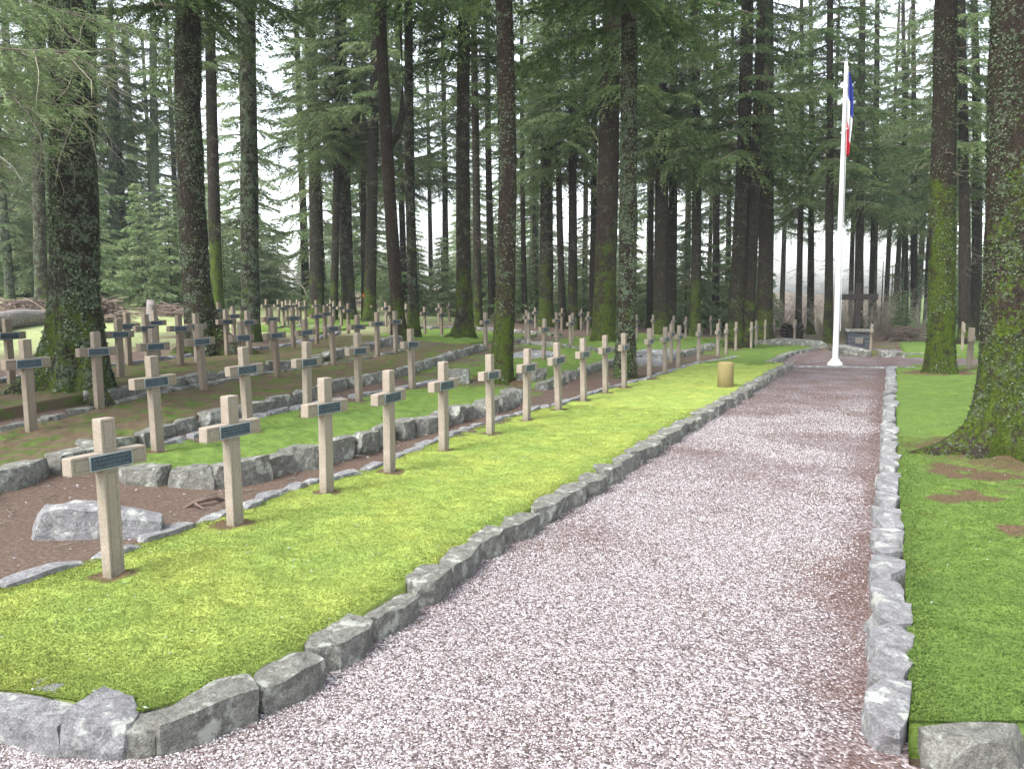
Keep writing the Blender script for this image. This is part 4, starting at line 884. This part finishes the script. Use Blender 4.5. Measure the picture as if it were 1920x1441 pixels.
# extra mature spruces out of the listed ones: close canopy at the top right and outside the frame
EX=[(5.2,14.5),(4.2,24),(7.5,20),(8,31),(-11.5,41),(6.5,50),(-26,40),(-30,36),(-19,10.5),(-13.5,3)]
EX+=[pol(px,d) for px,d in [(250,52),(345,60),(745,58),(812,60),(838,50),(962,55),(1003,60),(1095,52),(1215,64),(1285,55),(1325,60),(1362,52),(1462,66),(1545,62),(1590,57),(1655,62),(1672,66),(1732,60),(1748,54),(30,48),(130,55)]]
for i,(x,y) in enumerate(EX):
    dd=math.hypot(x,y)
    spruce(60+i,x,y,.32+.04*(i%4),4,.05*(i%3-1),12,.1*(i%3-1),([1,3,0][i%3] if i<10 else 4+i%2),i%3,.8,.12,.1,'%s from the left of the unmarked spruces filling the stand'%nth(1+sorted(EX,key=lambda p:pxcol(*p)).index((x,y))),'filler spruces of the stand')

# ------------------------------------------------------------------ clearing on the left: log, brush, stump, dead tree
lg=thing('fallen_log','pale peeled trunk lying at the left edge of the clearing','log',(-22.6,14.0,g(-22.6,14.0)+.24),(0,R(90),math.atan2(3.4,-2.6)+math.pi))
b=MB(); zz=np.linspace(-4,2.1,24); b.tube(np.stack([.05*np.sin(zz),.03*np.cos(zz*1.3),zz],-1),.27-.006*zz,16); obj('stem',b.mesh('stem',[M_LOG],True),lg)
b=MB()
for i in range(7): 
    z=-3+i*.7;a=i*2.1; b.tube([(.2*math.cos(a),.2*math.sin(a),z),(.33*math.cos(a),.33*math.sin(a),z+.05)],[.03,.02],6)
obj('branch_stubs',b.mesh('branch_stubs',[M_LOG]),lg)
def brush(x,y,L,Hh,n,label,seed,m=M_BRUSH):
    r=random.Random(seed);b=MB()
    for i in range(n):
        a=r.uniform(0,6.28);l=r.uniform(.4,1.5);h=r.random()**1.5*Hh; k=1-h/Hh*.6
        c=np.array([r.gauss(0,.3)*L*k,r.gauss(0,.3)*L*.6*k,h]);d=np.array([math.cos(a),math.sin(a),r.uniform(-.35,.35)])*l/2
        b.tube([c-d,c+[0,0,.05],c+d],[.012,.018,.008],4,False)
    thing('brush_pile',label,'brushwood',(x,y,g(x,y)),me=b.mesh('brush_pile',[m]))
x,y=pol(52,31); brush(x,y,3.0,.6,240,'brown brushwood heap left of the thickest spruce',1)
x,y=pol(205,31); brush(x,y,1.7,.75,220,'brushwood heap just right of the thickest spruce',2)
x,y=pol(318,36); brush(x,y,2.4,.4,150,'low brush heap beside the pale trunk across the clearing',3)
x,y=pol(1690,42); brush(x,y,2.4,.6,200,'reddish brushwood heap right of the altar',4)
x,y=pol(292,33)
st=thing('tree_stump','grey broken stump in front of the low brush heap','stump',(x,y,g(x,y)))
obj('wood',MB().lathe([(.3,-.1),(.2,.1),(.17,.5),(.14,.75),(.001,.7)],12).mesh('wood',[M_LOG],True),st)
x,y=pol(1484,40)
rp_=thing('root_plate','black upturned root plate in front of the far crosses','root',(x,y,g(x,y)))
me=stone_mesh(1.1,.5,.9,77,rough=.3,cuts=3,round_=.6); me.materials.append(m_plain('black_soil',(.02,.018,.015),.95,.3)); obj('soil',me,rp_,loc=(0,0,.3))
b=MB()
for i in range(14):
    a=i*.45; b.tube([(.3*math.cos(a),-.15,.35+.25*math.sin(a)),(.55*math.cos(a),-.3,.35+.45*math.sin(a)),(.75*math.cos(a+.2),-.25,.3+.6*math.sin(a+.2))],[.04,.025,.01],5,False)
obj('roots',b.mesh('roots',[M_TWIG]),rp_)
# bent pale dead tree
x,y=pol(588,44)
dt=thing('dead_tree','bare pale dead tree bowing left behind the rear crosses','tree',(x,y,g(x,y)))
a=rt0
def off(u,z): return (a.x*u,a.y*u,z)
b=MB(); b.tube([off(0,0),off(-.3,1.2),off(-.9,2.0),off(-1.7,2.6),off(-2.4,2.8)],[.055,.045,.035,.022,.01],7); obj('trunk',b.mesh('trunk',[M_TWIGP],True),dt)
b=MB(); rr=random.Random(8)
for i in range(26):
    u=rr.uniform(-2.4,-.5); z=1.2+(-u)*.75; e=off(u+rr.uniform(-.5,.4),z+rr.uniform(-.7,.5)); b.tube([off(u,min(2.8,z)),e],[.012,.004],3,False)
obj('twigs',b.mesh('twigs',[M_TWIGP]),dt)
# surface root on the needle path
b=MB(); b.tube([(-.12,0,-.01),(-.03,.03,.025),(.05,.02,.04),(.12,.07,.03),(.2,.16,-.02)],[.012,.018,.02,.016,.01],8)
b.tube([(-.03,.03,.02),(-.02,-.05,.02),(.03,-.12,-.01)],[.014,.012,.006],8)
thing('surface_root','short bare root showing in the needle path behind the second cross','root',(-4.78,4.4,.125),(0,0,.9),me=b.mesh('surface_root',[m_plain('root_bark',(.13,.09,.075),.9,.4)],True))
# grey bare shrubs low on the right
def shrub(x,y,label,h,seed,m):
    r=random.Random(seed);b=MB()
    for i in range(60):
        a=r.uniform(0,6.28);l=h*r.uniform(.4,1);P=[np.array([r.gauss(0,.1),r.gauss(0,.1),0])];d=np.array([math.cos(a)*.5,math.sin(a)*.5,1.])
        for k in range(5): P.append(P[-1]+d*l/5);d=d+np.array([r.gauss(0,.25),r.gauss(0,.25),-.08])
        b.tube(P,np.linspace(.014,.003,6),3,False)
        for k in range(4):
            q=P[r.randrange(2,6)];b.tube([q,q+np.array([r.gauss(0,.3),r.gauss(0,.3),r.uniform(-.1,.3)])],[.006,.002],3,False)
    thing('bare_shrub',label,'shrub',(x,y,g(x,y)),me=b.mesh('bare_shrub',[m]),group='bare grey shrubs at the wood edge')
for i,(px,d,h) in enumerate([(1470,50,3.2),(1540,47,2.6),(1580,52,3.4),(1660,50,3.2),(1690,54,3.6),(1720,48,2.8),(1500,56,4.2),(1620,56,4.4),(1600,48,2.8),(1640,46,3),(1560,60,4.6),(1670,58,4.5),(1210,52,3),(1320,50,2.4)]):
    x,y=pol(px,d); shrub(x,y,'bare grey shrub, %s from the left at the wood edge'%nth(1+sum(q<px for q in [1470,1540,1580,1660,1690,1720,1500,1620,1600,1640,1560,1670,1210,1320])),h,i,M_TWIGP)

# ------------------------------------------------------------------ haze
def haze():
    b=MB().box((-190,-40,-4),(90,160,30)); me=b.mesh('haze',[])
    m=bpy.data.materials.new('haze'); m.use_nodes=True; nt=m.node_tree; nt.nodes.remove(nt.nodes['Principled BSDF'])
    v=nt.nodes.new('ShaderNodeVolumePrincipled'); v.inputs['Color'].default_value=(.86,.95,.93,1); v.inputs['Density'].default_value=.0009
    v.inputs['Anisotropy'].default_value=.2
    nt.links.new(v.outputs[0],nt.nodes['Material Output'].inputs['Volume']); me.materials.append(m)
    obj('haze',me,kind='stuff',label='faint pale air between the distant trunks',category='haze')
haze()
